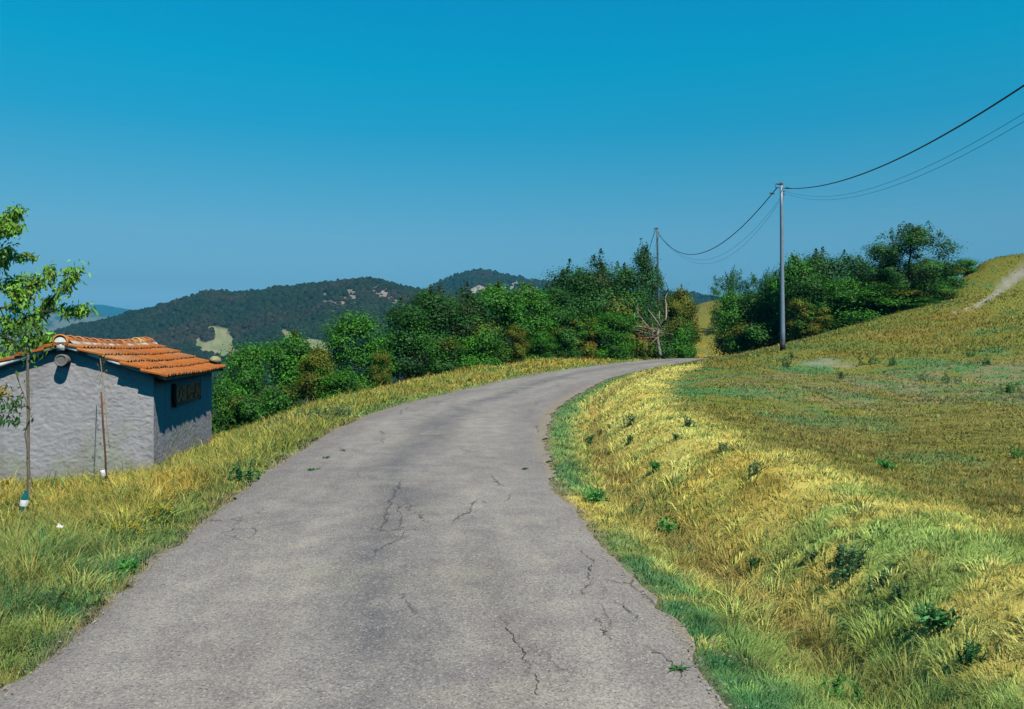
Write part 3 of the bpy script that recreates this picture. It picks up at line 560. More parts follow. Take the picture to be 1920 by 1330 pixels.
# ------------------------------------------------------------------ distant hills
HILLS = {}
def hill(name, ridge, d_r, d_f, z_f, seed, cols, label=None, nu=420, nv=110, rough=1.0, x0=None, x1=None):
    """a ridge running across the view: crest heights surveyed along it, ravines by noise"""
    px = np.array([p[0] for p in ridge], float); py = np.array([p[1] for p in ridge], float)
    u = np.linspace(px[0], px[-1], nu); X = (u-960)/F*d_r; zr = CAMZ-(np.interp(u, px, py)-HY)/F*d_r
    t = np.concatenate([np.linspace(0, 1, nv), np.linspace(1, 2, 24)[1:]])
    d = d_f+(d_r-d_f)*t[:, None]+0*u[None]; XX = X[None]*(d/d_r)**.85
    f = np.where(t <= 1, t**1.25*.55+sst(0, 1, t)*.45, 1-sst(1, 2.1, t)*.9)[:, None]
    sc = (d_r-d_f)
    rav = (fbm(XX/sc*3.1+40, d/sc*1.3, seed, 4)-.5)*rough*np.minimum(np.clip(t, 0, 1)[:, None]*3, 1)*np.clip(np.abs(1-t)[:, None]*2.5, 0, 1)
    Z = z_f+(zr[None]-z_f)*f+rav*(zr.max()-z_f)*.55
    V = np.stack([XX, d, Z], -1).reshape(-1, 3)
    px_, py_ = 960+F*V[:, 0]/V[:, 1], HY-(V[:, 2]-CAMZ)*F/V[:, 1]
    C, clear = cols(px_, py_, V)
    o = link(name, npmesh(name, V, gridq(len(t), nu)[:, ::-1], None, C, smooth=True), M_hill); tag(o, kind='structure'); HILLS[name] = (V, clear, len(t), nu); return o
def blob(px, py, cx, cy, rx, ry, ang=0, n=None):
    a = R(ang); dx, dy = px-cx, py-cy; u = (dx*math.cos(a)+dy*math.sin(a))/rx; v = (-dx*math.sin(a)+dy*math.cos(a))/ry
    return np.hypot(u, v)+(0 if n is None else (n-.5)*1.5)
def colsA(px, py, V):
    n = fbm(px*.055, py*.055, 301, 5); n2 = fbm(px*.16, py*.16, 302, 4); n3 = fbm(px*.17, py*.13, 305, 3)
    c = np.tile(np.array((.018, .028, .017)), (len(px), 1)); cl = np.zeros(len(px))
    field = np.zeros(len(px))
    for b in [(412, 634, 36, 20, 25), (395, 652, 38, 14, 15), (590, 650, 62, 12, 12), (540, 632, 20, 10, 40), (430, 665, 40, 12, 0)]: field = np.maximum(field, 1-sst(.85, 1.1, blob(px, py, *b, n=n*.5+.25)))
    for b in [(386, 629, 14, 13, 30), (470, 640, 40, 17, 20)]: field *= sst(.8, 1.1, blob(px, py, *b, n=n*.5+.25))
    bare = np.zeros(len(px))
    for b in [(650, 560, 25, 15, -50), (610, 566, 22, 9, 50), (562, 566, 9, 20, 15), (412, 575, 14, 6, 20), (505, 602, 16, 8, -30), (330, 590, 9, 3, 0), (325, 620, 8, 3, 0), (362, 628, 14, 5, 35), (720, 552, 30, 10, 20), (740, 565, 18, 6, 30)]:
        bare = np.maximum(bare, (1-sst(.9, 1.6, blob(px, py, *b, n=n2)))*sst(.34, .50, n3))
    fc = lerp(np.tile(np.array((.24, .225, .12)), (len(px), 1)), np.tile(np.array((.17, .20, .10)), (len(px), 1)), sst(.42, .62, n2))
    c = lerp(c, fc, field); c = lerp(c, np.array((.25, .21, .18))[None]*(.35+1.1*n2)[:, None], bare*.9); return c, np.maximum(field, bare*.62)
def colsB(px, py, V):
    n2 = fbm(px*.14, py*.14, 312, 4); c = np.tile(np.array((.018, .028, .017)), (len(px), 1)); bare = np.zeros(len(px))
    for b in [(800, 548, 14, 14, 60), (820, 562, 22, 6, 20), (893, 545, 13, 8, 0), (955, 543, 24, 10, -10), (985, 546, 12, 10, 20), (910, 560, 40, 6, 10)]: bare = np.maximum(bare, (1-sst(.85, 1.5, blob(px, py, *b, n=n2)))*sst(.33, .50, fbm(px*.19, py*.15, 315, 3)))
    return lerp(c, np.array((.30, .265, .22))[None]*(.6+.9*n2)[:, None], bare), bare
def colsC(px, py, V):
    n = fbm(px*.03, py*.09, 321, 4); f = sst(.42, .58, n); return lerp(np.tile(np.array((.04, .07, .04)), (len(px), 1)), np.tile(np.array((.15, .16, .11)), (len(px), 1)), f), 1-f*0
def colsD(px, py, V): return np.tile(np.array((.03, .06, .035)), (len(px), 1)), np.ones(len(px))
hill('forest_hill', [(-500, 700), (-100, 668), (60, 640), (110, 622), (140, 612), (200, 600), (245, 584), (280, 577), (330, 565), (370, 551), (400, 545), (430, 548), (470, 547), (530, 538), (600, 531), (640, 527), (690, 523), (720, 528), (760, 540), (790, 545), (860, 556), (1000, 580), (1200, 620)], 850, 440, -55, 41, colsA)
hill('far_forest_hill', [(500, 640), (700, 585), (770, 552), (790, 545), (812, 535), (835, 524), (870, 512), (900, 506), (930, 510), (962, 518), (1000, 526), (1045, 529), (1100, 538), (1180, 545), (1240, 548), (1290, 548), (1340, 556), (1420, 566), (1600, 590), (2000, 620)], 1300, 800, -40, 43, colsB)
hill('valley_slope', [(-1200, 640), (-500, 610), (-150, 590), (0, 600), (60, 592), (110, 588), (160, 584), (200, 592), (235, 612), (300, 640), (500, 660)], 3200, 2100, -50, 47, colsC, rough=.6)
hill('distant_ridge', [(-2200, 620), (-900, 600), (-300, 584), (0, 592), (60, 590), (105, 582), (150, 570), (170, 572), (190, 571), (215, 576), (245, 581), (300, 586), (420, 600), (700, 610), (1300, 615), (2600, 610)], 5600, 3900, -50, 53, colsD, rough=.5)
# woods on the two nearer hills: many small crowns, one mass each
def woods(name, hname, n, seed, r0, ymax):
    V, clear, nr_, nc_ = HILLS[hname]; g = np.random.default_rng(seed); G = V.reshape(nr_, nc_, 3); CL = clear.reshape(nr_, nc_)
    i = g.uniform(0, nr_-26, n); j = g.uniform(0, nc_-1.01, n); ii = i.astype(int); jj_ = j.astype(int); fu = (i-ii)[:, None]; fv = (j-jj_)[:, None]
    P = (G[ii, jj_]*(1-fv)+G[ii, jj_+1]*fv)*(1-fu)+(G[ii+1, jj_]*(1-fv)+G[ii+1, jj_+1]*fv)*fu
    pyp = HY-(P[:, 2]-CAMZ)*F/P[:, 1]; pxp = 960+F*P[:, 0]/P[:, 1]
    k = (CL[ii, jj_] < .2+.55*g.random(n)**2) & (pyp < ymax) & (pxp > -600) & (pxp < 1500); P = P[k]; n = len(P)
    ico = []; 
    for a in range(3):
        for b in range(6): ico.append((math.cos(b*math.pi/3+a*.5)*[.85, 1, .62][a], math.sin(b*math.pi/3+a*.5)*[.85, 1, .62][a], [-.25, .25, .72][a]))
    ico.append((0, 0, 1.0)); ico = np.array(ico); qd = []
    for a in range(2):
        for b in range(6): qd.append((a*6+b, a*6+(b+1) % 6, a*6+6+(b+1) % 6, a*6+6+b))
    tr = [(12+b, 12+(b+1) % 6, 18) for b in range(6)]
    r = r0*g.uniform(.6, 1.35, n); VV = P[:, None]+ico[None]*r[:, None, None]*np.array((1, 1, 1.05))*g.uniform(.72, 1.25, (n, 19, 1))*np.stack([g.uniform(.8, 1.2, n), g.uniform(.8, 1.2, n), g.uniform(.8, 1.35, n)], 1)[:, None]
    t = fbm(P[:, 0]*.02, P[:, 1]*.02, seed, 3); cc = lerp(np.tile(np.array((.013, .027, .014)), (n, 1)), np.tile(np.array((.030, .030, .019)), (n, 1)), sst(.45, .7, t)*.8+g.random(n)*.2)*g.uniform(.65, 1.35, (n, 1))
    off = np.arange(n)[:, None, None]*19
    o = link(name, npmesh(name, VV.reshape(-1, 3), (off+np.array(qd)[None]).reshape(-1, 4), (off+np.array(tr)[None]).reshape(-1, 3), np.repeat(cc, 19, 0)), M_hill); tag(o, kind='stuff')
woods('hill_woods', 'forest_hill', 56000, 5, 2.5, 720); woods('far_hill_woods', 'far_forest_hill', 24000, 6, 3.4, 640)

# ------------------------------------------------------------------ the roadside shed
SZ0 = -1.35                                            # wall foot, below the grass
shed = empty('shed', (SHX, SHY, 0), SHA); tag(shed, 'small grey roughcast shed with orange clay tile roof left of the road', 'shed')
ZE, ZR = 1.09, 1.66; UM = -SHW/2                        # eave and ridge height of the wall, ridge line
g = np.random.default_rng(31)
GREY = np.array((.315, .312, .328))
def relief(a, b, s):
    w_ = fbm(a*3+s, b*3, 404, 3)*.8; r = (fbm(a*6+s+w_, b*8, 401, 4)-.5)*.013; lay = 1-np.abs(2*fbm(a*7+s+w_, b*13+w_*3, 402, 4)-1); return r+lay**4*.013+(fbm(a*17, b*21, 403, 3)-.5)*.020
mb = MB()
def wall_face(f, nu_, nz, ulo, uhi, top, seed):
    u = np.linspace(ulo, uhi, nu_); t = np.linspace(0, 1, nz); U, T_ = np.meshgrid(u, t); Z = SZ0+(top(U)-SZ0)*T_
    rl = relief(U, Z, seed)*(.5 if seed == 9 else .62); edge = np.minimum(sst(0, .04, U-ulo), sst(0, .04, uhi-U)); V = f(U, Z, rl*edge)
    n = fbm(U*1.1+seed, Z*1.3, 405); low = 1-sst(-1.0, .45, Z+(n-.5)*1.2); c = GREY[None]*(.88+.28*fbm(U*4, Z*4+seed, 406)).ravel()[:, None]
    c = lerp(c, np.tile(np.array((.25, .28, .19)), (c.shape[0], 1)), (low*sst(.45, .62, fbm(U*2, Z*2, 407))*(.8 if seed > 5 else .55)).ravel())
    c = lerp(c, np.tile(np.array((.20, .195, .19)), (c.shape[0], 1)), (sst(.55, .75, fbm(U*2.6+seed, Z*.7, 408))*.35+(1-sst(-1.0, -.55, Z+(n-.5)*.5))*.4).ravel())
    mb.add(V.reshape(-1, 3), gridq(nz, nu_), None, c)
gab = lambda U: ZE+(ZR-ZE)*(1-np.abs(U-UM)/(SHW/2))
wall_face(lambda U, Z, r: np.stack([U, -r, Z], -1), 230, 170, -SHW, 0, gab, 1)
wall_face(lambda U, Z, r: np.stack([r, U, Z], -1), 260, 120, 0, SHL, lambda U: U*0+ZE, 9)
wall_face(lambda U, Z, r: np.stack([-U, SHL+r*.3, Z], -1), 30, 24, 0, SHW, lambda U: ZE+(ZR-ZE)*(1-np.abs(-U-UM)/(SHW/2)), 3)
wall_face(lambda U, Z, r: np.stack([-SHW-r*.3, SHL-U, Z], -1), 40, 20, 0, SHL, lambda U: U*0+ZE, 4)
mb.build('wall', M_stuc, shed, False)
# concrete roof slab with its flaking white verge
SL = (ZR-ZE)/(SHW/2); OVE, OVG = .27, .17
def rz(u): return ZR-SL*abs(u-UM)
rf = None
m = MB(); wcol = np.array((.62, .64, .60)); dcol = np.array((.11, .10, .09))
for sg in (1, -1):
    ue = UM+sg*(SHW/2+OVE); n = 36
    v0 = -OVG; uu = np.linspace(UM, ue, n); zb = ZR-SL*np.abs(uu-UM)+.004; zt = zb+.075
    wob = (fbm(uu*9, uu*0+sg, 411, 3)-.5)*.03
    F0 = np.stack([uu, v0+wob, zb], 1); F1 = np.stack([uu, v0+wob*.6, zt+wob*.5], 1); B0 = np.stack([uu, uu*0+SHL+OVG, zb], 1); B1 = np.stack([uu, uu*0+SHL+OVG, zt], 1)
    V = np.concatenate([F0, F1, B0, B1]); i = np.arange(n-1); q = lambda a, b: np.stack([a*n+i, a*n+i+1, b*n+i+1, b*n+i], 1)
    pat = fbm(uu*3.0, uu*0+2*sg, 412, 3); fc = lerp(np.tile(dcol*1.4, (n, 1)), np.tile(wcol, (n, 1)), sst(.38, .52, pat+.06)); C = np.concatenate([fc, fc, np.tile(dcol*2.4, (2*n, 1))])
    m.add(V, np.concatenate([q(0, 1), q(1, 3), q(3, 2), q(2, 0)]), None, C)
    e = n-1; m.add(V[[e, n+e, 3*n+e, 2*n+e]], [(0, 1, 2, 3)], None, dcol*2)
rf = m.build('roof', M_mortar, shed)
# clay tile courses: corrugated sheets, each lapping over the one below
cl1, cl2, cl3 = np.array((.38, .115, .024)), np.array((.26, .095, .042)), np.array((.36, .20, .09))
for sg in (1, -1):
    m = MB(); NC, NT = 5, 33; LS = (SHW/2+OVE+.06)/NC
    for i in range(NC):
        ua, ub = max(.02, i*LS-.10), (i+1)*LS+.02; vs = -OVG-(.03, .05, .02, .13, .16)[i]; ve = SHL+OVG+.05
        nv_ = NT*8; v = np.linspace(vs, ve, nv_); tile = np.floor((v-vs)/(ve-vs)*NT).astype(int); jt = np.random.default_rng(40+i+10*sg).normal(0, 1, (NT+1, 4))
        ph = ((v-vs)/(ve-vs)*NT) % 1; prof = np.where(ph < .62, np.sin(ph/.62*np.pi)**.8*.034, -.004-.006*np.sin((ph-.62)/.38*np.pi)); dz = jt[tile, 0]*.004; du = jt[tile, 1]*.010
        sag = -.03*np.sin((v-vs)/(ve-vs)*np.pi)**2
        U0, U1 = UM+sg*(ua+0*v), UM+sg*(ub+du); lift = .060
        z0 = ZR-SL*ua+.085+prof*.8+dz+sag; z1 = ZR-SL*ub+.085+lift+prof+dz+sag
        top0 = np.stack([U0, v, z0], 1); top1 = np.stack([U1, v, z1], 1); lip = np.stack([U1-sg*.004, v, z1-.030], 1); und = np.stack([U1-sg*.12, v, z1-.035+.02], 1)
        base = np.where(jt[tile, 2:3] > 1.9, cl3, np.where(jt[tile, 2:3] < -1.3, cl2, cl1))*(1+.06*jt[tile, 3:4]); base = np.clip(base, .02, .7)
        if sg > 0: old = (1-sst(.6, 2.6, v+1.2-.2*i))*(.75 if i < 3 else .1); base = lerp(base, np.tile(np.array((.40, .21, .10)), (nv_, 1)), old)
        lich = sst(.52, .68, fbm(v*3.1, v*0+i*3.7+sg, 425, 4))*.6; base = lerp(base, np.tile(np.array((.27, .15, .085)), (nv_, 1)), lich)
        lipc = lerp(base*.92, np.tile(np.array((.16, .10, .06)), (nv_, 1)), sst(.42, .6, fbm(v*9, v*0+i, 421, 2)))
        V = np.concatenate([top0, top1, lip, und]); k = np.arange(nv_-1); q = lambda a, b: np.stack([a*nv_+k, a*nv_+k+1, b*nv_+k+1, b*nv_+k], 1)
        m.add(V, np.concatenate([q(0, 1), q(1, 2), q(2, 3)]), None, np.concatenate([base, base, lipc, lipc]))
        for e in (0, nv_-1): m.add([top0[e], top1[e], lip[e], top0[e]-np.array((0, 0, .03))], [(0, 1, 2, 3)], None, cl1*.9)
    m.build('tile_slope', M_clay, rf, False)
# ridge: lapped half-round caps with white mortar, sagging in the middle
m = MB(); NRG = 14; LR = (SHL+2*OVG+.05)/NRG
for k in range(NRG):
    v0 = -OVG-.06+k*LR; v1 = v0+LR*1.16; th_ = np.linspace(-.12*np.pi, 1.12*np.pi, 15); P = []
    for v, r, dz in ((v0, .142, .024), (v0+.03, .142, .024), (v1, .118, 0)):
        f = (v+OVG)/(SHL+2*OVG); sag = -.07*math.sin(np.pi*min(max(f, 0), 1))**1.2+(.03 if f > .78 else 0); P.append(np.stack([UM+np.cos(th_)*r, 0*th_+v, ZR+.10+dz+sag+np.sin(th_)*r*.95], 1))
    inn = P[0].copy(); inn[:, 0] = UM+(inn[:, 0]-UM)*.84; inn[:, 2] = inn[:, 2]-.018
    c = np.array([(.50, .17, .05), (.42, .17, .08), (.47, .20, .09), (.33, .12, .06)][k % 4])*g.uniform(.85, 1.15); c = np.array((.56, .40, .15)) if k == 11 else c
    m.add(np.concatenate([inn]+P), gridq(4, 15), None, c)
m.build('ridge_tiles', M_clay, rf, True)
m = MB(); vv = np.linspace(-OVG, SHL+OVG, 60)
for sg in (1, -1):
    w = .155+.045*fbm(vv*5, vv*0+sg, 431, 3); f = (vv+OVG)/(SHL+2*OVG); sag = -.06*np.sin(np.pi*f)**1.2
    m.add(np.concatenate([np.stack([UM+sg*(w-.10), vv, ZR+.15+sag], 1), np.stack([UM+sg*(w-.02), vv, ZR+.128+sag], 1), np.stack([UM+sg*(w+.03), vv, ZR+.075+sag], 1)]), gridq(3, 60), None, lerp(np.tile(np.array((.30, .15, .08)), (180, 1)), np.tile(np.array((.52, .45, .38)), (180, 1)), np.tile(sst(.40, .55, fbm(vv*6, vv*0+sg, 433, 3)), 3)))
th_ = np.linspace(0, np.pi, 13); fr = np.stack([UM+np.cos(th_)*.118, th_*0-OVG-.03, ZR+.10+np.sin(th_)*.11], 1)
m.add(np.concatenate([fr, [[UM, -OVG-.05, ZR+.10]]]), None, [(k, k+1, 13) for k in range(12)], wcol)
m.box((UM-.075, -OVG-.025, ZR-.07), (UM+.065, -OVG+.02, ZR+.11), None, wcol*.95)
m.build('ridge_mortar', M_mortar, rf, False)
# eave timber ends, vent pipe
m = MB(); m.box((.03, SHL-.25, ZE-.10), (OVE+.02, SHL+.12, ZE-.035), None, (.045, .038, .03)); m.build('rafter_end', M_wood, shed)
m = MB(); th_ = np.linspace(0, 2*np.pi, 25)[:-1]; pc = np.array((UM+.02, 0, ZR-.25))
def ring(r, v): return np.stack([pc[0]+np.cos(th_)*r, 0*th_+v, pc[2]+np.sin(th_)*r], 1)
m.add(np.concatenate([ring(.112, .04), ring(.118, -.24), ring(.112, -.255), ring(.09, -.25), ring(.085, -.235)]), gridq(5, 24, 0, True)[:, ::-1], None, np.array((.17, .165, .15)))
m.add(np.concatenate([ring(.086, -.236), [pc+np.array((0, -.24, 0))]]), None, [((k+1) % 24, k, 24) for k in range(24)], np.array((.15, .155, .15)))
m.build('vent_pipe', M_mortar, shed, False)
# name board on the long wall
sg_ = empty('name_board', (SHX, SHY, 0), SHA); tag(sg_, 'dark framed name board with tall letters on the shaded side wall of the shed', 'sign')
m = MB(); m.box((.045, 1.50, .36), (.075, 4.20, .84), None, (.24, .22, .21)); m.build('board', M_wood, sg_)
m = MB(); m.box((.045, 1.45, .34), (.11, 1.50, .86), None, (.03, .028, .028)); m.box((.045, 1.50, .84), (.11, 4.20, .865), None, (.20, .20, .20)); m.box((.045, 4.20, .34), (.095, 4.225, .865), None, (.10, .10, .10)); m.build('frame', M_wood, sg_)
cu = bpy.data.curves.new('lettering', 'FONT'); cu.body = 'CASE MERUNI'; cu.size = .42; cu.extrude = .012; cu.align_x = 'CENTER'; cu.offset = .016
to = bpy.data.objects.new('tmp', cu); COL.objects.link(to); bpy.context.view_layer.update(); me = bpy.data.meshes.new_from_object(to.evaluated_get(bpy.context.evaluated_depsgraph_get())); bpy.data.objects.remove(to)
w_ = max(v.co.x for v in me.vertices)-min(v.co.x for v in me.vertices)
mlet, _t1, p_, _n1, _l1 = mat('black_letters'); p_.inputs['Base Color'].default_value = (.028, .022, .02, 1); p_.inputs['Roughness'].default_value = .6; me.materials.clear()
lo = link('lettering', me, mlet, sg_); lo.matrix_local = Matrix.Translation((.085, 2.85, .455)) @ Matrix(((0, 0, 1, 0), (1, 0, 0, 0), (0, 1, 0, 0), (0, 0, 0, 1))) @ Matrix.Diagonal((2.56/w_, 1.08, 1, 1))
# lump of stone on the far eave corner
def rock(name, loc, r, seed, colr, label, cat):
    g = np.random.default_rng(seed); a, b = np.meshgrid(np.linspace(0, 2*np.pi, 17)[:-1], np.linspace(-.5, .5, 9)*np.pi); D = np.stack([np.cos(a)*np.cos(b), np.sin(a)*np.cos(b), np.sin(b)], -1).reshape(-1, 3)
    k = 1+.35*(fbm(D[:, 0]*1.6+seed, D[:, 1]*1.6+D[:, 2]*1.3, seed)-.5)*2; m = MB(); m.add(D*k[:, None]*np.array(r), gridq(9, 16, 0, True), None, np.array(colr)[None]*(.7+.6*fbm(D[:, 0]*4, D[:, 2]*4, seed+1))[:, None]); o = m.build(name, M_mortar, None, True); o.location = loc; return tag(o, label, cat)
_l = Matrix.Translation((SHX, SHY, 0)) @ Matrix.Rotation(SHA, 4, 'Z') @ Vector((.10, SHL-.02, ZE+.19)); rock('stone', _l, (.15, .25, .12), 77, (.30, .27, .15), 'lichen covered stone lump lying on the far corner of the tile roof', 'stone')

# ------------------------------------------------------------------ poles and wires
def lin_mat(name, c, rough, metal=0, spec=.4):
    m, t, p, n, l = mat(name); ns_ = noise(t, 6, objco(t), 5, .6); l.new(mixc(t, 'MULTIPLY', 1.0, c, mixc(t, 'MIX', ns_.outputs['Fac'], (.72,)*3, (1.28,)*3)), p.inputs['Base Color']); p.inputs['Roughness'].default_value = rough; p.inputs['Metallic'].default_value = metal; p.inputs['Specular IOR Level'].default_value = spec; return m
M_pole = lin_mat('galvanised', (.20, .27, .33), .5, .2); M_black = lin_mat('tar_black', (.02, .018, .02), .6); M_wire = lin_mat('cable', (.02, .03, .04), .6); M_dark = lin_mat('dark_iron', (.10, .09, .09), .6)
def pole(px, d, ztop, r0, r1, label, collar, dx=.0, pm=None):
    x = (px-960)/F*d; z = float(height(x, d, False)[0]); H = ztop-z
    p = empty('utility_pole', (x, d, z)); tag(p, label, 'utility pole', 'utility poles carrying the line')
    m = MB(); L = np.linspace(-.3, H, 8); m.tube(np.stack([dx*(L/H), 0*L, L], 1), r0+(r1-r0)*L/H, 16, (.5, .5, .5)); m.build('shaft', pm or M_pole, p, True)
    if collar: m = MB(); m.tube([(0, 0, -.1), (0, 0, .40)], r0+.012, 16); m.build('base_collar', M_black, p, True)
    s = r1/.07
    m = MB(); m.tube([(dx+.05*s, 0, H-.02), (dx-.12*s, 0, H-.03), (dx-.28*s, -.03, H-.04)], [.055*s, .05*s, .015*s], 8); m.tube([(dx, 0, H-.08), (dx, 0, H+.04)], r1+.012, 12); m.tube([(dx-.27*s, 0, H-.04), (dx-.28*s, 0, H-.22)], .012*s, 6); m.build('top_bracket', M_dark, p, True)
    m = MB()
    for zz in (.38, .52): m.tube([(dx+.03, 0, H-zz), (dx+.13*s, 0, H-zz)], .016*s, 6); m.tube([(dx+.13*s, 0, H-zz-.05), (dx+.13*s, 0, H-zz+.05)], .035*s, 8)
    m.tube([(dx+.10*s, 0, H-.5), (dx+.08*s, 0, H-.85)], .02*s, 6); m.build('insulator', M_dark, p, True)
    return p, x, z
p1, P1X, _ = pole(1467.5, 38, CAMZ+(HY-344)/F*38, .118, .068, 'near blue grey steel utility pole with black base on the right bank', True, -.07)
p2, P2X, _ = pole(1236, 70, CAMZ+(HY-428)/F*70,   .125, .075, 'far thin utility pole rising behind the left row of trees', False, -.18, lin_mat('weathered_steel', (.07, .11, .14), .6))
def wire(pts, dfun, r, label, clamp=None):
    """a sagging wire: heights surveyed along the vertical plane between its poles, smoothed by a cubic"""
    px = np.array([p[0] for p in pts], float); py = np.array([p[1] for p in pts], float); d = dfun(px); z = CAMZ-(py-HY)/F*d; x = (px-960)/F*d
    k = np.polyfit(d, z, 3 if len(pts) > 4 else 2, w=np.where((np.arange(len(d)) == 0) | (np.arange(len(d)) == len(d)-1), 6, 1)); D = np.linspace(d.min(), d.max(), 60)
    lx = np.polyfit(d, x, 1); Z = np.polyval(k, D)
    P = np.stack([np.polyval(lx, D), D, Z], 1)
    o = empty('overhead_wire', P[0]); tag(o, label, 'wire', 'overhead wires'); m = MB(); m.tube(P-P[0], r, 6); m.build('cable', M_wire, o, True)
    if clamp:
        for cd, rr_ in clamp: c = np.array([np.interp(cd, D, P[:, q]) for q in range(3)])-P[0]; m = MB(); m.tube([c+np.array((-.13, 0, .05)), c+np.array((-.02, 0, .03)), c+np.array((.12, 0, .0))], [.02, .05, .02], 7); m.build('clamp', M_dark, o, True)
    return o
# span from the near pole to the right, past the camera: plan line from (P1X,38) to (9.6,15)
sl_ = (9.6-P1X)/(15-38.)
dA = lambda px: (P1X-38*sl_)/((px-960)/F-sl_)
wire([(1455, 352), (1495, 353.5), (1590, 336), (1671, 304), (1779, 249), (1920, 159), (2100, 35)], dA, .019, 'thick black overhead cable from the near pole to the upper right', [(36.6, .04)])
wire([(1471, 358), (1551, 367), (1644, 353), (1752, 307), (1920, 207), (2100, 95)], dA, .0045, 'upper thin overhead wire running from the near pole to the right edge')
wire([(1472, 363), (1562, 373), (1671, 354), (1780, 305), (1920, 222), (2100, 113)], dA, .0045, 'lowest thin overhead wire running from the near pole to the right edge')
dB = lambda px: 38+(70-38)*np.clip((1/((px-960)/F)*np.mean([P1X, P2X])-38)/32, 0, 1) if False else np.mean([P1X, P2X])*F/(px-960)
wire([(1457, 352), (1417, 400), (1380, 436), (1348, 459), (1310, 476), (1288, 477), (1264, 468.6), (1236, 441)], dB, .024, 'thick black overhead cable hanging between the two poles', [(39.6, .04)])
wire([(1466, 368), (1442, 400), (1404, 440), (1372, 467), (1334, 485), (1310, 488), (1280, 479), (1237, 440)], dB, .0065, 'upper thin overhead wire hanging between the two poles')
wire([(1466, 372), (1446, 400), (1397, 458), (1363, 483), (1324, 495), (1295, 490), (1270, 477), (1237, 443)], dB, .0065, 'lowest thin overhead wire hanging between the two poles')
dC = lambda px: 70+(1232-px)*1.7
wire([(1229, 428), (1223, 452), (1216, 476), (1209, 500)], dC, .032, 'thick cable dropping from the far pole behind the pointed tree'); wire([(1233, 445), (1229, 462), (1225, 480), (1220, 500)], dC, .010, 'thin wire dropping from the far pole behind the pointed tree')
# ------------------------------------------------------------------ fruit tree behind the shed (reaches in from the left)
def lance(P, dirs, size, g):
    """drooping lance-shaped leaves, folded along the rib: 6 vertices"""
    n = len(P); u = dirs/(np.linalg.norm(dirs, axis=1)[:, None]+1e-9); r = g.normal(0, 1, (n, 3)); v = np.cross(u, r); v /= np.linalg.norm(v, axis=1)[:, None]+1e-9; w = np.cross(u, v); s = size[:, None]
    a = P; b = P+u*s*.45+w*s*.04; c = P+u*s+w*s*-.06; l = P+u*s*.45+v*s*.17+w*s*.12; r_ = P+u*s*.45-v*s*.17+w*s*.12
    V = np.stack([a, l, c, b, r_], 1).reshape(-1, 3); k = np.arange(n)[:, None]*5
    return V, np.concatenate([k+np.array([[0, 3, 2, 1]]), k+np.array([[0, 4, 2, 3]])])
def leafy(mb, pts, spread, n, size, g, col, yellow=0.):
    pts = np.asarray(pts); i = g.random(n)*(len(pts)-1); k = i.astype(int); f = (i-k)[:, None]; P = pts[k]*(1-f)+pts[np.minimum(k+1, len(pts)-1)]*f
    P = P+g.normal(0, 1, (n, 3))*spread; dr = g.normal(0, .55, (n, 3))+np.array((0, 0, -.85)); V, Q = lance(P, dr, size*g.uniform(.6, 1.25, n), g)
    c = np.array(col)[None]*g.uniform(.6, 1.45, (n, 1))*(1+g.normal(0, .08, (n, 3))); y = g.random(n) < yellow; c[y] = np.array((.50, .36, .02))*g.uniform(.7, 1.2, (y.sum(), 1))
    mb.add(V, Q, None, np.repeat(np.clip(c, .01, .7), 5, 0))
PD = 20.5; px0 = np.array(P3(-75, 700, PD)); px0[2] = float(height(px0[0], px0[1], False)[0])
ft = empty('fruit_tree', px0); tag(ft, 'fruit tree with long drooping bright leaves reaching in from the left behind the shed', 'tree')
def q(px, py, dy=0): return P3(px, py, PD+dy)-px0
bk = np.array((.055, .042, .035)); g = np.random.default_rng(62); mb = MB(); lf = MB(); GR = (.19, .40, .05)
tr_ = cr([(0, 0, -.3), q(-70, 740), q(-60, 690), q(-48, 640), q(-42, 560), q(-40, 470), q(-32, 400)], 4); mb.tube(tr_, np.linspace(.11, .03, len(tr_)), 8, bk)
BRS = [([(-46, 620), (0, 628), (20, 612), (45, 597), (75, 585), (90, 570), (100, 558)], .05, 1.0), ([(75, 585), (105, 583), (125, 582), (145, 580), (168, 577)], .02, 1.0), ([(90, 570), (105, 552), (122, 535), (135, 520), (140, 500)], .022, 1.25), ([(-40, 580), (0, 578), (30, 572), (48, 560), (62, 535), (72, 520)], .04, 1.15),
       ([(62, 535), (80, 525), (95, 512), (92, 500)], .018, .9), ([(-40, 540), (0, 535), (25, 530), (45, 524)], .02, 1.0), ([(-40, 500), (0, 500), (8, 475), (14, 462)], .02, 1.0), ([(5, 490), (25, 482), (45, 480), (70, 481)], .010, .6), ([(-38, 440), (0, 420), (20, 410), (35, 390)], .02, 1.1), ([(0, 425), (20, 428), (34, 422)], .012, .9), ([(-38, 460), (-5, 432), (5, 425)], .015, 1.0),
       ([(0, 628), (30, 640), (60, 636), (85, 632), (98, 630)], .018, .8), ([(20, 612), (10, 635), (25, 655)], .015, .6), ([(-20, 640), (0, 660), (8, 668)], .012, .6), ([(-60, 640), (-110, 610), (-150, 570), (-165, 530)], .04, 1.1), ([(-50, 590), (-90, 560), (-120, 500), (-118, 450)], .035, 1.1), ([(-110, 610), (-150, 620), (-190, 600)], .02, 1.0), ([(-42, 500), (-75, 460), (-90, 410)], .025, 1.1), ([(-34, 410), (-30, 370), (-15, 345)], .02, 1.0), ([(-36, 430), (-60, 390), (-62, 350)], .018, 1.0), ([(-90, 560), (-60, 540), (-70, 510)], .015, 1.0), ([(20, 560), (28, 545), (40, 552)], .014, 1.0), ([(40, 597), (60, 602), (72, 612)], .014, .9), ([(0, 578), (10, 600), (18, 615)], .014, .9)]
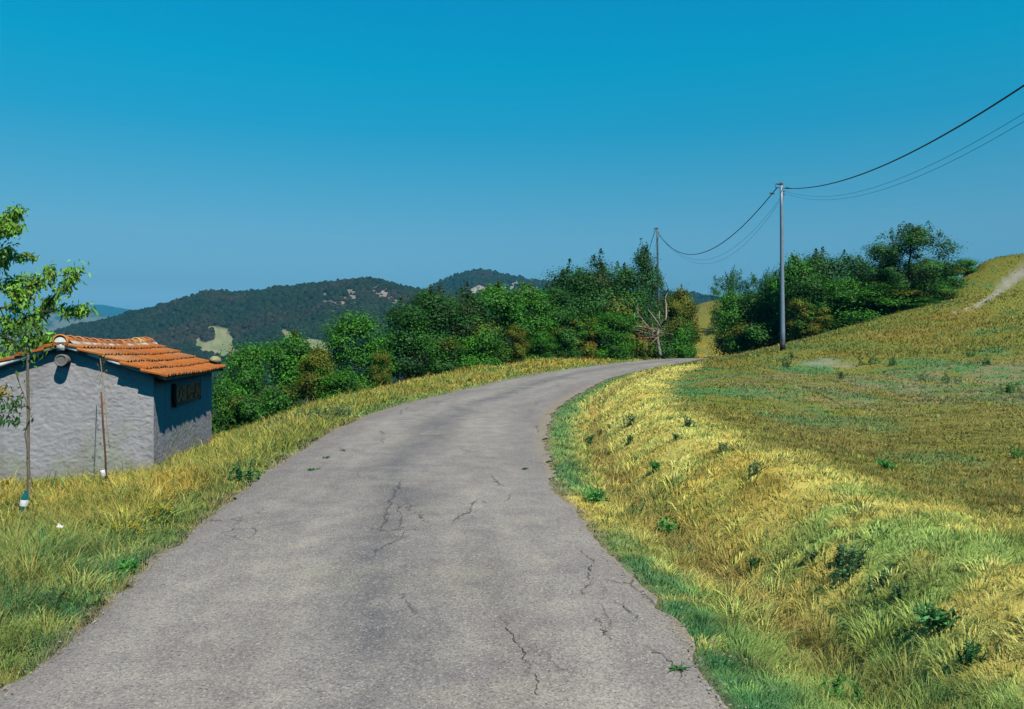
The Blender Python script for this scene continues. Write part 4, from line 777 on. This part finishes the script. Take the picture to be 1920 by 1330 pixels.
for L, r, k in BRS:
    P = cr([q(a, b, g.uniform(-.5, .5)) for a, b in L], 5); mb.tube(P, np.linspace(r, max(r*.25, .006), len(P)), 6, bk, cap=False); tw = P[len(P)//3:]
    ln = np.linalg.norm(np.diff(P, axis=0), axis=1).sum(); n = int(100*k*ln)+16; leafy(lf, tw, .08*k, n, .185, g, GR, .02)
    leafy(lf, P[-6:], .10*k, int(42*k), .155, g, GR, .03)
mb.build('trunk', M_bark, ft, True); lf.build('crown', M_leaf, ft)

# ------------------------------------------------------------------ staked sapling with a bottle, rusty stake with a pot
SD = 9.5; s0 = P3(43, 975, SD); s0[2] = float(height(s0[0], SD)[0])
sp = empty('sapling', s0); tag(sp, 'thin young sapling with one bare stem in front of the shed gable', 'sapling')
def q(px, py, dy=0): return P3(px, py, SD+dy)-s0
g = np.random.default_rng(63); mb = MB(); lf = MB(); bk = np.array((.17, .14, .10))
P = cr([q(44, 985), q(46, 955), q(53, 925), q(54, 895), q(53, 860), q(53, 800), q(53, 750), q(52, 700), q(53, 660), q(51, 625)], 6); mb.tube(P, np.linspace(.022, .014, len(P))*(1+.12*np.sin(np.arange(len(P))*1.7)), 8, bk)
P = cr([q(56, 900, -.02), q(55, 930, -.03), q(50, 950, -.04), q(44, 965, -.05), q(42, 985, -.05)], 6); mb.tube(P, .010, 6, bk*1.5)
P = cr([q(52, 860, -.02), q(50, 835, .02), q(47, 815), q(50, 800, -.03), q(55, 785, -.03), q(56, 770), q(52, 760, -.03), q(44, 740, 0), q(35, 715), q(28, 695)], 6); mb.tube(P, .006, 5, bk*.8)
P = cr([q(52, 762), q(42, 763), q(30, 761), q(25, 752), q(12, 745), q(-6, 742)], 5); mb.tube(P, np.linspace(.008, .004, len(P)), 5, bk*.8)
leafy(lf, P[8:]+np.array((0, 0, -.03)), .07, 90, .085, g, (.045, .16, .03)); leafy(lf, [q(-8, 735), q(6, 728), q(16, 733)], .035, 46, .075, g, (.30, .25, .02), .7); leafy(lf, [q(-5, 780), q(15, 785), q(36, 792)], .04, 50, .08, g, (.04, .15, .03))
leafy(lf, [q(50, 660), q(51, 630), q(52, 605)], .10, 110, .095, g, (.10, .22, .03)); leafy(lf, [q(36, 620), q(51, 615), q(66, 622)], .07, 60, .09, g, (.11, .23, .03)); leafy(lf, [q(30, 690), q(40, 730), q(50, 760)], .03, 12, .05, g, (.05, .15, .03)); leafy(lf, [q(54, 700), q(57, 760), q(55, 800)], .02, 10, .035, g, (.05, .15, .03))
mb.build('stem', M_bark, sp, True); lf.build('leaves', M_leaf, sp)
M_green = lin_mat('green_plastic', (.005, .11, .10), .12, 0, .6); M_label = lin_mat('white_label', (.75, .74, .74), .5)
bb = P3(41, 975, SD-.12); bb[2] = float(height(bb[0], bb[1])[0]); bo = empty('plastic_bottle', bb); tag(bo, 'dark green plastic bottle with white label leaning on the sapling stem', 'bottle')
def lathe(prof, n=20):
    th_ = np.arange(n)*2*np.pi/n; V = np.stack([np.stack([r*np.cos(th_), r*np.sin(th_), 0*th_+z], 1) for r, z in prof]).reshape(-1, 3); m = MB(); m.add(V, gridq(len(prof), n, 0, True)); return m
lathe([(.001, .0), (.034, .0), (.042, .012), (.042, .06), (.038, .07), (.042, .08), (.042, .225), (.040, .25), (.030, .28), (.016, .31), (.014, .325)]).build('body', M_green, bo, True)
lathe([(.0428, .155), (.0434, .157), (.0434, .226), (.0428, .228)]).build('label', M_label, bo, True); lathe([(.017, .322), (.018, .325), (.018, .342), (.001, .344)]).build('cap', M_green, bo, True)
bo.rotation_euler = (R(-3), R(7), 0); bo.scale = (1.08, 1.08, 1.0); bo.location.z += .02
KD = 13.2; k0 = P3(200, 893, KD); k0[2] = float(height(k0[0], KD)[0])
st = empty('rusty_stake', k0); tag(st, 'rusty brown iron stake leaning in the grass before the shed gable', 'stake')
top = P3(190, 735, KD-.05)-k0; m = MB(); m.tube([(0, 0, -.2), top*.33+np.array((.01, 0, 0)), top*.66, top], [.017, .016, .016, .015], 8, np.array((.12, .060, .036))); m.build('bar', M_wood, st, True)
dv = empty('dry_climber', P3(194, 735, KD+.02)); tag(dv, 'dead brown climbing stem above the rusty stake on the shed wall', 'plant'); g = np.random.default_rng(9)
m = MB(); P = cr([np.array(P3(a, b, KD+c))-np.array(dv.location) for a, b, c in [(206, 840, .2), (200, 790, .3), (196, 745, .5), (193, 715, .9), (190, 690, 1.5), (188, 672, 2.0)]], 6); m.tube(P, .008, 5, np.array((.25, .20, .12))); m.build('stem', M_bark, dv, True)
m = MB(); leafy(m, P[8:], .07, 70, .05, g, (.30, .15, .05), .2); leafy(m, P, .05, 40, .04, g, (.12, .17, .05)); m.build('leaves', M_leaf, dv)
pb = P3(194, 892, KD-.25); po = empty('plastic_pot', pb); tag(po, 'small white plastic pot standing upside down by the rusty stake', 'pot'); po.location.z -= .01
lathe([(.045, .0), (.050, .005), (.046, .10), (.044, .115), (.001, .118)]).build('body', M_label, po, True); po.rotation_euler = (R(4), R(-8), 0); po.scale = (.85,)*3
lt_ = P3(113, 1036, 6.9); lz = float(height(lt_[0], 6.9)[0]); m = MB(); g = np.random.default_rng(4); uu, vv = np.meshgrid(np.linspace(-1, 1, 9), np.linspace(-1, 1, 7)); zz = (fbm(uu*1.5+3, vv*1.5, 501)-.5)*.06
m.add(np.stack([uu*.026, vv*.017, zz*.7], -1).reshape(-1, 3), gridq(7, 9), None, (.8, .8, .78)); m.add(np.stack([uu*.026, vv*.017, zz*.7-.003], -1).reshape(-1, 3), gridq(7, 9)[:, ::-1], None, (.8, .8, .78)); lo = m.build('paper_scrap', M_label, None, True); lo.location = (lt_[0], 6.9, lz+.20); lo.rotation_euler = (R(25), R(20), 0); tag(lo, 'crumpled white paper scrap caught in the green grass', 'litter')

# ------------------------------------------------------------------ weeds one can tell apart
def weed(style, px, py, d, w, h, label, col=(.04, .14, .05), name='weed', seed=0, group='green weeds in the verge', n=None, flowers=None, cat='weed', surf=None, lsz=.16):
    g = np.random.default_rng(900+int(px)+int(py)); p = P3(px, py, d); z = float(height(p[0], d)[0]) if surf is None else surf; wt_, ht = w/F*d, h/F*d
    o = empty(name, (p[0], d, z)); tag(o, label, cat, group); st = MB(); lf = MB()
    if style == 'rosette':
        for k in range(n or 26):
            a = g.uniform(0, 6.28); L = wt_*.5*g.uniform(.4, 1); tip = np.array((math.cos(a)*L, math.sin(a)*L, ht*g.uniform(.3, 1))); P = cr([(0, 0, 0), tip*.5+np.array((0, 0, ht*.25)), tip], 3)
            dr = np.gradient(P, axis=0); leafy_n = 7; i = g.integers(1, len(P), leafy_n); V, Q = lance(P[i]+g.normal(0, .12*ht, (leafy_n, 3)), dr[i]+g.normal(0, .6*np.linalg.norm(dr[0]), (leafy_n, 3)), wt_*lsz*g.uniform(.6, 1.4, leafy_n)+lsz*.12, g); V[:, 2] = np.maximum(V[:, 2], .005); lf.add(V, Q, None, np.repeat(np.array(col)[None]*g.uniform(.6, 1.5, (leafy_n, 1)), 5, 0)); st.tube(P, [.004]*len(P), 4, np.array(col)*.9, cap=False)
    else:                                                       # upright branching stems with toothed leaf clusters
        for k in range(n or 9):
            b = np.array((g.normal(0, .20*wt_), g.normal(0, .14*wt_), 0)); H = ht*g.uniform(.5, 1.05); P = np.vstack([[(0, 0, -.04)], cr([b, b+np.array((g.normal(0, .05*wt_), 0, H*.5)), b+np.array((g.normal(0, .16*wt_), g.normal(0, .05*wt_), H))], 5)]); st.tube(P, np.linspace(.006, .003, len(P)), 5, np.array(col)*.8, cap=False)
            m_ = 46; i = 2+g.random(m_)*(len(P)-3.01); kk = i.astype(int); Q0 = P[kk]; aa = g.uniform(0, 6.28, m_); dr = np.stack([np.cos(aa), np.sin(aa), g.uniform(.0, .8, m_)], 1)
            V, Q = lance(Q0, dr, np.clip(ht*.17, .02, .07)*g.uniform(.5, 1.3, m_), g); lf.add(V, Q, None, np.repeat(np.array(col)[None]*g.uniform(.6, 1.5, (m_, 1)), 5, 0))
            if flowers is not None:
                for f in range(5): c = P[-1]+g.normal(0, .02, 3); V, Q = leafquads(c+g.normal(0, .008, (6, 3)), g.normal(0, 1, (6, 3))+np.array((0, 0, 1.5)), np.full(6, .018), g); lf.add(V, Q, None, np.array(flowers))
    st.build('stem', M_leaf, o); lf.build('leaves', M_leaf, o); return o
DG, TG, VG = (.07, .23, .07), (.14, .27, .11), (.10, .34, .07)
for a in [('stem', 455, 905, 62, 42, 'dark green bushy weed at the left asphalt edge beside a bare spot', DG), ('rosette', 240, 1080, 40, 26, 'low green weed tuft at the left asphalt edge near the camera', VG), ('stem', 615, 792, 85, 34, 'wide grey green weed patch on the left verge before the trees', TG), ('stem', 585, 795, 45, 30, 'grey green weed standing left of the wide weed patch', TG), ('stem', 645, 785, 50, 30, 'grey green weed standing right of the wide weed patch', TG),
          ('stem', 165, 1010, 60, 40, 'green weed in the grass below the paper scrap', TG), ('stem', 315, 895, 40, 30, 'small green weed at the foot of the shed wall', TG), ('stem', 100, 1150, 70, 50, 'tall dark grassy weed at the left edge near the camera', TG),
          ('rosette', 1115, 948, 60, 36, 'vivid green clump on the right verge where the asphalt turns wide', VG), ('stem', 1190, 975, 48, 40, 'dark green weed just beyond the vivid green clump', DG), ('rosette', 1250, 1008, 55, 34, 'bright green grass clump beside the dry ditch', VG), ('rosette', 1290, 1050, 42, 24, 'small green weed in the ditch near the reddish grass', TG),
          ('stem', 1600, 1085, 80, 72, 'tall blue green thistle on the crest of the right bank', TG), ('stem', 1575, 1060, 45, 52, 'slim thistle left behind the tall one on the bank', TG), ('stem', 1650, 1110, 70, 48, 'low spreading thistle right of the tall one on the bank', TG), ('stem', 1690, 1125, 50, 38, 'small thistle at the right end of the thistle patch', TG), ('stem', 1525, 1052, 34, 26, 'small dark weed left of the thistle patch', TG),
          ('stem', 1417, 1070, 36, 30, 'small round weed among pale grass in the middle of the bank', DG), ('stem', 1265, 828, 34, 22, 'tiny dark weed on the bright straw bank', TG), ('stem', 1295, 800, 40, 26, 'pair of grey weeds at the top edge of the straw bank', TG), ('stem', 1350, 850, 36, 28, 'grey weed at the boundary of straw bank and green field', TG), ('stem', 1420, 890, 50, 34, 'clump of grey weeds at the edge of the green field', TG), ('stem', 1180, 800, 44, 30, 'thin grey weed on the straw bank near the asphalt', TG), ('stem', 1105, 840, 30, 34, 'narrow dark weed at the right asphalt edge', DG), ('stem', 1180, 835, 22, 26, 'slim upright weed beside the reddish ditch grass', DG), ('rosette', 1230, 885, 34, 18, 'flat green weed on the bright bank', VG),
          ('stem', 1820, 1250, 60, 62, 'dark green curly dock with a bent top in the near right grass', DG), ('stem', 1570, 1325, 130, 70, 'broad green weed cut by the bottom of the picture', VG), ('rosette', 1760, 1180, 90, 36, 'flattened dark green weed in the near grass on the right', DG),
          ('rosette', 1660, 882, 34, 22, 'green tuft alone in the middle of the field', VG), ('stem', 1630, 685, 60, 28, 'wide green bush of weeds at the foot of the golden slope', DG), ('stem', 1672, 688, 36, 22, 'green weed right of the wide one below the golden slope', DG), ('stem', 1780, 720, 60, 26, 'grassy green tuft in the dark green strip of the field', TG), ('stem', 1730, 715, 50, 22, 'grey green tuft left in the dark green strip of the field', TG), ('stem', 1895, 738, 46, 30, 'bright green tuft near the right picture edge', VG), ('stem', 1910, 860, 44, 30, 'green tuft low at the right picture edge', VG), ('stem', 1475, 690, 26, 22, 'grey green weed by the bare sand in front of the pole', TG), ('stem', 1484, 672, 16, 18, 'tiny weed between the pole foot and the bare sand', TG),
          ('stem', 1855, 685, 36, 20, 'dark green tuft on the slope, left of another', DG), ('stem', 1815, 670, 30, 18, 'small green tuft on the tussocky slope', DG), ('stem', 1580, 712, 34, 20, 'small green weed right of the bare sand', TG)]:
    st_, px, py, w, h, lb, col = a; k_ = .8 if px > 1100 else 1; weed(st_, px, py, gd(px, py), w*k_, h*k_, lb, col)
weed('stem', 300, 985, gd(300, 985), 70, 34, 'yellow flowering weed in the left verge', (.06, .15, .04), flowers=(.62, .48, .02), n=14, name='flowering_weed', group='yellow flowers'); weed('stem', 240, 1020, gd(240, 1020), 60, 34, 'second yellow flowering weed nearer the camera on the left verge', (.05, .14, .05), flowers=(.62, .48, .02), n=12, name='flowering_weed', group='yellow flowers')
for px, py, w, lb in [(590, 884, 30, 'flat green weed growing from a crack left of the middle of the asphalt'), (611, 861, 16, 'small dark weed in the asphalt beyond the larger one'), (984, 882, 16, 'tiny weed in an asphalt crack near the right side'), (1273, 1258, 46, 'low weed growing from an asphalt crack near the right edge'), (645, 848, 10, 'speck of weed farthest up the left half of the asphalt')]:
    d = 2538/(py-625.6); weed('rosette', px, py, d, w, 2.5, lb, (.06, .19, .045), group='weeds in the asphalt', surf=float(zroad(d))+.012, n=9, lsz=.09)

# ------------------------------------------------------------------ air between here and the far hills
m = MB(); m.box((-8400, -8400, -90), (8400, 8400, 330)); hz = m.build('haze', None); tag(hz, kind='stuff')
hm = bpy.data.materials.new('air'); hm.use_nodes = True; ht_ = hm.node_tree; ht_.nodes.clear(); ho = ht_.nodes.new('ShaderNodeOutputMaterial'); hv = ht_.nodes.new('ShaderNodeVolumePrincipled')
hv.inputs['Color'].default_value = (.05, .46, .80, 1); hv.inputs['Density'].default_value = 2.0e-4; hv.inputs['Anisotropy'].default_value = 0; ht_.links.new(hv.outputs[0], ho.inputs['Volume']); hz.data.materials.append(hm)
